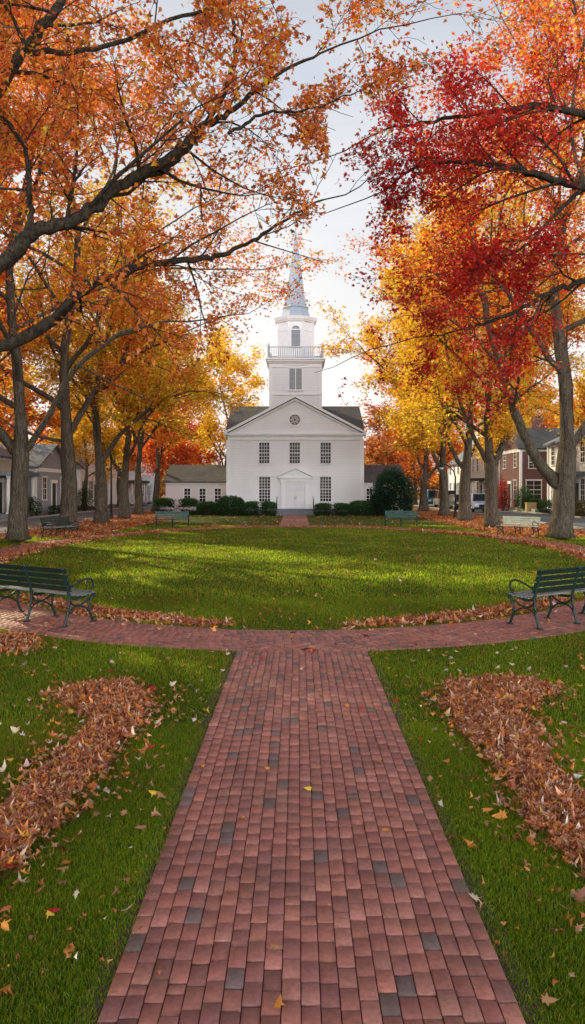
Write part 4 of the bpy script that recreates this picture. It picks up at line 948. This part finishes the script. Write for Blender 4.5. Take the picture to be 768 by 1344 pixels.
def car(label, x, y, rz, paint, h=1.5, L=4.4, W=1.8, van=False):
    t = thing('parked_car', label, 'car', (x, y, 0), rz, 'cars parked along the right road'); hw = W / 2
    prof = [(-L / 2, .35), (-L / 2 - .03, .62), (-L / 2 + .08, .86), (-L * .28, .95), (L * .45, .98), (L / 2, .85), (L / 2 + .02, .5), (L / 2 - .05, .30)]
    rs = [[(s * hw * k, p * (1 if k == 1 else .985), q) for p, q in prof] for s, k in ((-1, .93), (-1, 1), (1, 1), (1, .93))]
    rs[0] = [(-hw * 1.0, p, q) for p, q in prof]; rs = [rs[0], [(hw, p, q) for p, q in prof]]
    m_ = MB(); m_.rings(rs)
    f0 = -.30 if not van else -.40
    cab = [[(s * hw * .97, L * a, .93), (s * hw * .80, L * b, h)] for s in (-1, 1) for a, b in ((f0, f0 + .13), (.44, .36))]
    (a0, a1), (b0, b1), (c0, c1), (d0, d1) = cab
    m_.add([a0, c0, d0, b0, a1, c1, d1, b1], [(4, 5, 6, 7), (0, 1, 5, 4), (1, 2, 6, 5), (2, 3, 7, 6), (3, 0, 4, 7)])
    m_.build('body', paint, t, bevel=.06)
    def lerp(p, q, k): return np.array(p) + (np.array(q) - np.array(p)) * k
    def pane(p, q, r_, s_, out, nm='window'):
        c = (np.array(p) + q + r_ + s_) / 4; vs = [c + (np.array(k) - c) * .86 + np.array(out) * .012 for k in (p, q, r_, s_)]; g_ = MB(); g_.add(vs, [(0, 1, 2, 3)]); g_.build(nm, 'carglass', t)
    pane(a0, c0, c1, a1, (0, -1, .5), 'windscreen'); pane(d0, b0, b1, d1, (0, 1, .4), 'rear_window')
    for (p0, q0, p1, q1, o_) in ((a0, b0, a1, b1, -1), (c0, d0, c1, d1, 1)):
        for k0, k1 in ((0, .5), (.5, 1)): pane(lerp(p0, q0, k0), lerp(p0, q0, k1), lerp(p1, q1, k1), lerp(p1, q1, k0), (o_, 0, .3))
    for sx in (-1, 1):
        for yy in (-L * .31, L * .30):
            w_ = MB(); n = 20; ring = lambda r_, xx: [(xx, yy + r_ * math.cos(2 * math.pi * i / n), .33 + r_ * math.sin(2 * math.pi * i / n)) for i in range(n)]
            w_.rings([ring(.29, sx * (hw - .2)), ring(.33, sx * (hw - .16)), ring(.33, sx * (hw + .0)), ring(.29, sx * (hw + .03))]); wo_ = w_.build('wheel', 'tyre', t); r2 = MB(); r2.rings([ring(.2, sx * (hw + .028)), ring(.17, sx * (hw + .045))]); r2.build('rim', 'rim', wo_)
        l = MB(); xa, xb = sorted((sx * hw * .58, sx * hw * .92)); l.bevbox((xa, -L / 2 - .05, .62), (xb, -L / 2 + .05, .78), .02); l.build('headlight', 'lamp_glass', t)
    g_ = MB(); g_.box((-hw * .5, -L / 2 - .045, .48), (hw * .5, -L / 2 + .02, .70)); g_.build('grille', 'tyre', t)
    b_ = MB(); b_.bevbox((-hw * .98, -L / 2 - .09, .30), (hw * .98, -L / 2 + .1, .47), .03); b_.build('bumper', 'tyre', t)
M['car_blue'] = carpaint('pale_blue_car_paint', (.40, .46, .55)); M['car_white'] = carpaint('white_car_paint', (.72, .72, .70)); M['car_teal'] = carpaint('teal_car_paint', (.05, .22, .28)); M['car_dark'] = carpaint('dark_car_paint', (.04, .06, .09))
car('pale blue car with dark windows parked nearest along the right road', 15.75, 66.5, 0, 'car_blue', 1.62)
car('dark car parked half hidden behind a trunk on the right road', 15.7, 73.5, 0, 'car_dark')
car('white car parked behind the dark car down the right road', 15.75, 81, 0, 'car_white', 1.9, 4.9, 1.9, True)
car('teal car parked farthest down the right road', 15.8, 89.5, 0, 'car_teal', 1.9, 4.8, 1.9, True)

# ------------------------------------------------------------------ trees of the green
pal_org = [(ORANGE, 5), (DEEP, 4), (GOLD, 2), (RED, 1), (RUST, 2)]
pal_l2 = [(ORANGE, 5), (GOLD, 3), (DEEP, 3), (RUST, 1.5)]
pal_yo = [(GOLD, 5), (YEL, 3), (ORANGE, 3), (OLIVE, 4.5)]
pal_yel = [(YEL, 6), (GOLD, 5), (ORANGE, .7)]
pal_gold = [(GOLD, 5), (YEL, 4), (ORANGE, 1.2)]
def pal_r1(pos): return [(ORANGE, 3), (RED, 3), (DEEP, 4), (GOLD, 1.6)]
TL = 'maple trees lining the green'
big_tree('maple_tree', 'thick trunked orange maple nearest the left edge beside the left road', -10.5, 28.6, 21, .36, 3.6, pal_org, 34000, .17, 101, limbs=[([(-10.4, 28.6, 3.2), (-9.3, 28.2, 4.6), (-8.2, 27.9, 6.3), (-6.4, 27.5, 7.6), (-4.6, 27.2, 8.0)], .135, .045), ([(-10.6, 28.6, 3.4), (-11.6, 28.3, 5), (-12.3, 28, 7.5), (-12.6, 27.6, 10)], .2, .07)], nl=9, group=None, keep=gap(-10.5, 28.6))
big_tree('maple_tree', 'tall straight trunked orange maple, second of the left row, behind the dark side-on bench', -10.85, 36, 23, .42, 3.9, pal_l2, 40000, .19, 102, limbs=[([(-10.8, 36, 4.6), (-9.6, 35.7, 6.4), (-8, 35.4, 8), (-6, 35, 8.8)], .17, .05), ([(-10.9, 36, 4.2), (-12.2, 35.8, 4.5), (-13.3, 35.6, 4.9)], .09, .04)], nl=10, group=None, keep=gap(-10.85, 36))
big_tree('maple_tree', 'golden olive leaved maple in the middle of the left row', -11.1, 43, 17, .38, 3.2, pal_yo, 34000, .21, 103, limbs=[([(-11, 43, 3.6), (-10, 42.7, 5), (-8, 42.3, 6.6), (-6, 42, 7.4)], .15, .05)], nl=10, group=None)
big_tree('maple_tree', 'short golden maple with a low fork, fourth along the left row', -11.4, 50, 15, .36, 3.0, pal_yo, 28000, .23, 104, LITE, limbs=[([(-11.4, 50, 2.6), (-12.2, 49.8, 4), (-13, 49.6, 6)], .13, .06)], nl=10, group=None)
big_tree('maple_tree', 'orange gold maple, fifth along the left row near the church wing', -11.9, 57, 15, .36, 3.4, pal_gold, 18000, .25, 105, LITE, nl=10, group=None)
big_tree('maple_tree', 'farthest maple of the left row by the bend of the road', -12.3, 66, 14, .34, 3.4, pal_l2, 15000, .28, 106, LITE, nl=9, group=None)
big_tree('maple_tree', 'thick trunked red and orange maple nearest the right edge with a low left limb', 10.4, 30, 22, .44, 4.6, pal_r1, 42000, .17, 201, limbs=[([(10.2, 30, 2.2), (9.4, 29.8, 3.1), (8.6, 29.6, 4.6), (7.9, 29.3, 6.4), (7.2, 29, 8.6), (6.8, 28.8, 10.5)], .26, .09), ([(10.5, 30, 3.4), (11.6, 30, 5), (12.4, 29.8, 7.5)], .2, .07)], nl=10, lean=(.5, 0), group=None)
big_tree('maple_tree', 'golden maple forking into several stems behind the bench coloured as sunlit', 9.9, 39, 17, .36, 3.6, pal_yel, 40000, .19, 202, limbs=[([(9.8, 39, 3.2), (8.9, 38.8, 4.8), (8.0, 38.5, 7), (7.2, 38, 10)], .14, .05), ([(10, 39, 3.2), (10.7, 38.7, 4.8), (11.3, 38.4, 7)], .14, .05)], nl=10, group=None, keep=lambda p: p[:, 0] > -6.4 + .9 * np.sin(p[:, 2] * 1.1) + .5 * np.sin(p[:, 2] * 3.1))
big_tree('maple_tree', 'golden yellow maple, third along the right row', 10.2, 46.5, 18, .40, 3.8, pal_yel, 38000, .21, 203, limbs=[([(10.1, 46.5, 3.2), (9.2, 46.2, 4.8), (8.6, 46, 7.4), (7.6, 45.6, 10)], .14, .05)], nl=10, group=None, keep=lambda p: p[:, 0] > -6.4 + .9 * np.sin(p[:, 2] * 1.1) + .5 * np.sin(p[:, 2] * 3.1))
big_tree('maple_tree', 'golden maple beside the black lamp post on the right', 10.6, 55, 18, .38, 3.8, pal_gold, 32000, .24, 204, LITE, limbs=[([(10.5, 55, 3.0), (9.6, 54.8, 4.8), (8.4, 54.5, 7.2)], .18, .06)], nl=10, group=None)
big_tree('maple_tree', 'bright orange maple behind the dark round evergreen', 10.9, 66, 15, .40, 3.2, [(ORANGE, 5), (GOLD, 2), (DEEP, 2)], 18000, .27, 205, LITE, limbs=[([(11, 66, 2.6), (12, 65.8, 4), (13.4, 65.5, 5.6)], .16, .06)], nl=10, group=None)
# maples outside the view; left ones added for shade, some crowns reach in
big_tree('maple_tree', 'orange maple added to the left row just outside the view for shade, crown reaching in', -11.0, 19.5, 20, .4, 4.5, pal_org, 42000, .17, 107, group=None, keep=gap(-11, 19.5))
big_tree('maple_tree', 'unseen orange maple added to the left row for shade', -11.2, 10.5, 19, .4, 5.0, pal_org, 26000, .36, 108, LITE, group=None, tpl=KITE, keep=lambda p: p[:, 0] < 4.3)
big_tree('maple_tree', 'unseen maple added across the left road for shade', -19.6, 17, 18, .4, 4.0, pal_gold, 20000, .42, 109, LITE, group=None, tpl=KITE)
big_tree('maple_tree', 'second unseen maple added across the left road for shade', -19.7, 28, 18, .4, 4.0, pal_l2, 20000, .42, 110, LITE, group=None, tpl=KITE)
big_tree('maple_tree', 'red maple of the right row standing just outside the view', 11.4, 20.5, 20, .4, 5.5, [(DEEP, 3), (RED, 3), (ORANGE, 3), (GOLD, 2)], 22000, .15, 207, group=None)

# the two near maples whose limbs hang into the view
NEAR = dict(lev=[dict(n=6, ang=50, lr=.6, rr=.5), dict(n=10, ang=48, lr=.34, rr=.42), dict(n=6, ang=46, lr=.55, rr=.5), dict(n=5, ang=44, lr=.58, rr=.55)], trop=[.0, .02, .0, -.03, -.06], wob=.17, step=.35)
def near_tree(label, x, y, h, r0, limbs, pal, n, size, seed, spread, keep=None):
    root = thing('maple_tree', label, 'tree', (x, y, 0)); T = Tree(seed)
    zz = np.concatenate([[-.15, 0, .12, .3, .6], np.linspace(1, h, 12)]); pts = np.c_[.15 * np.sin(zz * .6), .12 * np.sin(zz * .5 + 1), zz]
    rad = r0 * (1 - .6 * np.clip(zz / h, 0, 1)); T.br.append((pts, rad, 0)); T.kids(pts[zz > 3.2], rad[zz > 3.2], 4.5, 0, NEAR, .3, True, 4)
    for lp, l0, l1, nk in limbs:
        q = catmull(np.asarray(lp, float) - (x, y, 0), 7); length = np.linalg.norm(np.diff(q, axis=0), axis=1).sum()
        q, rd = T.poly(q, l0, l1, 1, .012); T.kids(q, rd, max(3.0, min(length * .8, 5.0)), 1, NEAR, .28, True, nk)
    if keep is not None: T.br = [b for b in T.br if b[2] < 3 or keep(b[0][-1:])[0]]
    T.bark_mesh('trunk', 'bark_dark', root, sides=(16, 12, 7, 4, 3, 3), base=np.zeros(3)); T.leaves('crown', root, pal, n, size, MAPLE, spread, keep, droop=.9, flat=.9)
ta = (-6.0, 8.2)
A = lambda *L: [P(*p) for p in L]
near_tree('near orange maple whose two dark limbs reach in from the left', *ta, 7.5, .30,
    [([(-5.9, 8.2, 2.6)] + A((-90, 420, 8.1), (0, 350, 8.2), (40, 308, 8.3), (100, 287, 8.5), (165, 240, 8.7), (225, 205, 8.9), (260, 170, 9.1), (300, 148, 9.3), (355, 105, 9.6), (420, 70, 10)), .105, .016, 13),
     ([(-5.9, 8.2, 2.2)] + A((-90, 490, 8.2), (0, 455, 8.5), (70, 420, 8.7), (108, 375, 8.9), (150, 366, 9.1), (195, 345, 9.4), (260, 341, 9.8), (315, 325, 10.2), (370, 290, 10.6), (425, 262, 11)), .085, .012, 12),
     (A((165, 240, 8.7), (215, 222, 9.0), (255, 185, 9.3), (290, 130, 9.6), (310, 60, 9.9), (302, 0, 10.2), (318, -70, 10.5)), .05, .012, 8),
     (A((36, 312, 8.3), (40, 260, 8.2), (34, 195, 8.1), (10, 160, 8.0), (-20, 120, 8)), .035, .012, 6),
     (A((300, 175, 9.2), (350, 148, 9.5), (400, 145, 9.8), (470, 120, 10.3)), .022, .008, 7),
     ([(-5.9, 8.2, 4.2)] + A((-60, 180, 8.6), (30, 70, 9.0), (80, 0, 9.4), (110, -80, 9.8)), .085, .04, 8),
     (A((30, 70, 9.0), (140, 60, 9.6), (240, 20, 10.2), (340, -10, 10.8), (430, -30, 11.2)), .035, .012, 8)],
    [(ORANGE, 5), (DEEP, 2.5), (RUST, 3), (GOLD, 1.4), (BROWN, .8)], 30000, .064, 301, .075, lambda p: ((p[:, 0] < 6.4) | (p[:, 2] > 7.2)) & ((p[:, 2] > 5.75 + .25 * np.sin(p[:, 0] * 5)) | (p[:, 0] < 4.9) | (np.sin(p[:, 0] * 7 + p[:, 1] * 3) * np.sin(p[:, 2] * 6) > .45)))
tb_ = (7.4, 11.6)
near_tree('near crimson maple whose layered branches reach in from the right', *tb_, 8.0, .30,
    [([(7.3, 11.6, 3.6)] + A((830, 262, 11.6), (768, 245, 11.7), (715, 232, 11.8), (660, 218, 12), (600, 212, 12.2), (540, 222, 12.4), (505, 250, 12.6)), .085, .012, 12),
     ([(7.3, 11.6, 2.8)] + A((840, 350, 11.8), (768, 368, 12), (720, 385, 12.1), (670, 412, 12.2), (620, 430, 12.4), (575, 440, 12.6)), .07, .012, 11),
     ([(7.3, 11.6, 4.6)] + A((850, 170, 11.8), (768, 150, 12), (700, 140, 12.2), (630, 150, 12.4), (560, 160, 12.6), (505, 170, 12.8)), .08, .014, 12),
     (A((768, 245, 11.7), (720, 290, 11.8), (680, 330, 11.9), (630, 345, 12.1)), .035, .012, 7)],
    [(DRED, 6), (RED, 5), (DEEP, .6)], 38000, .064, 302, .085, lambda p: p[:, 0] + 7.4 > .95 + .25 * np.sin(p[:, 2] * 3))

# ------------------------------------------------------------------ background trees
def far_tree(label, u, y, h, pal, n, size, seed, hb=2.5, nl=9, x=None):
    xx = (u - UX) / F * y if x is None else x
    big_tree('tree', label, xx, y, h, .28, hb, pal, n, size, seed, LITE, nl=nl, group=None, keep=gap(xx, y), tpl=KITE, spread=.35, llen=h * .6)
far_tree('glowing golden tree rising behind the left church wing', 296, 79, 16, [(YEL, 5), (GOLD, 4), (ORANGE, 1)], 16000, .33, 401)
far_tree('rusty red tree at the outer end of the left church wing', 228, 74, 8.5, [(DEEP, 3), (RUST, 4), (RED, 1)], 7000, .28, 402, 1.6)
far_tree('brownish orange tree behind the right church wing', 505, 86, 10, [(BROWN, 3), (RUST, 3), (ORANGE, 1)], 7000, .33, 403, 1.8)
far_tree('sparse orange tree behind the bright orange maple', 545, 92, 11, [(ORANGE, 3), (RUST, 3)], 9000, .35, 404, 1.8)
far_tree('orange tree closing the end of the right road', 585, 118, 13, [(ORANGE, 3), (DEEP, 2), (GOLD, 2)], 10000, .45, 405)
far_tree('golden tree closing the end of the left road', 205, 112, 13, [(GOLD, 3), (ORANGE, 3)], 10000, .45, 406)
far_tree('rust coloured tree behind the left wing roof', 262, 92, 9, [(RUST, 3), (DEEP, 3)], 7000, .36, 407, 1.8)
for i, (x, y, h, lb) in enumerate(((-32, 64, 20, 'tall orange tree added behind the grey blue house to block sun'), (-32.5, 56.5, 20, 'tall orange tree added behind the beige porch house to block sun'), (-31, 78, 14, 'golden tree behind the pale shuttered house'), (-30, 97, 13, 'orange gold tree behind the pale roadside house'), (33, 60, 14, 'orange tree behind the white house at right'), (32, 80, 13, 'golden tree behind the red brick house'), (31, 98, 13, 'orange tree behind the farthest right house'))):  # the two tallest, at left, are added to keep sun off the lawn
    far_tree(lb, 0, y, h, [pal_l2, pal_gold, pal_yo][i % 3], 11000, .40, 420 + i, 2.5, 9, x)
far_tree('golden street tree across the left road before the pale shuttered house', 0, 68.8, 9.5, pal_gold, 9000, .26, 431, 2.6, 9, -19.3)
far_tree('orange street tree farther along the left road by the pale porch house', 0, 82.5, 10, pal_l2, 8000, .30, 432, 2.6, 9, -19.3)
far_tree('golden street tree across the right road before the cream house', 0, 77.2, 10.5, pal_gold, 9000, .28, 433, 3.4, 9, 20.6)
big_tree('maple_tree', 'orange street maple across the left road before the beige porch house', -19.25, 46.9, 20, .34, 4.2, pal_l2, 22000, .30, 434, LITE, nl=10, group=None, tpl=KITE, keep=gap(-19.25, 46.9))
fr = np.random.default_rng(9); n = 60000; xs = fr.uniform(-170, 170, n); ys = 150 + fr.uniform(0, 30, n) + 8 * np.sin(xs * .07)
tops = 8 + 3.2 * np.sin(xs * .11) + 2 * np.sin(xs * .31 + 1) + 1.2 * np.sin(xs * .8)
zs = tops * fr.beta(2.2, 1.2, n)
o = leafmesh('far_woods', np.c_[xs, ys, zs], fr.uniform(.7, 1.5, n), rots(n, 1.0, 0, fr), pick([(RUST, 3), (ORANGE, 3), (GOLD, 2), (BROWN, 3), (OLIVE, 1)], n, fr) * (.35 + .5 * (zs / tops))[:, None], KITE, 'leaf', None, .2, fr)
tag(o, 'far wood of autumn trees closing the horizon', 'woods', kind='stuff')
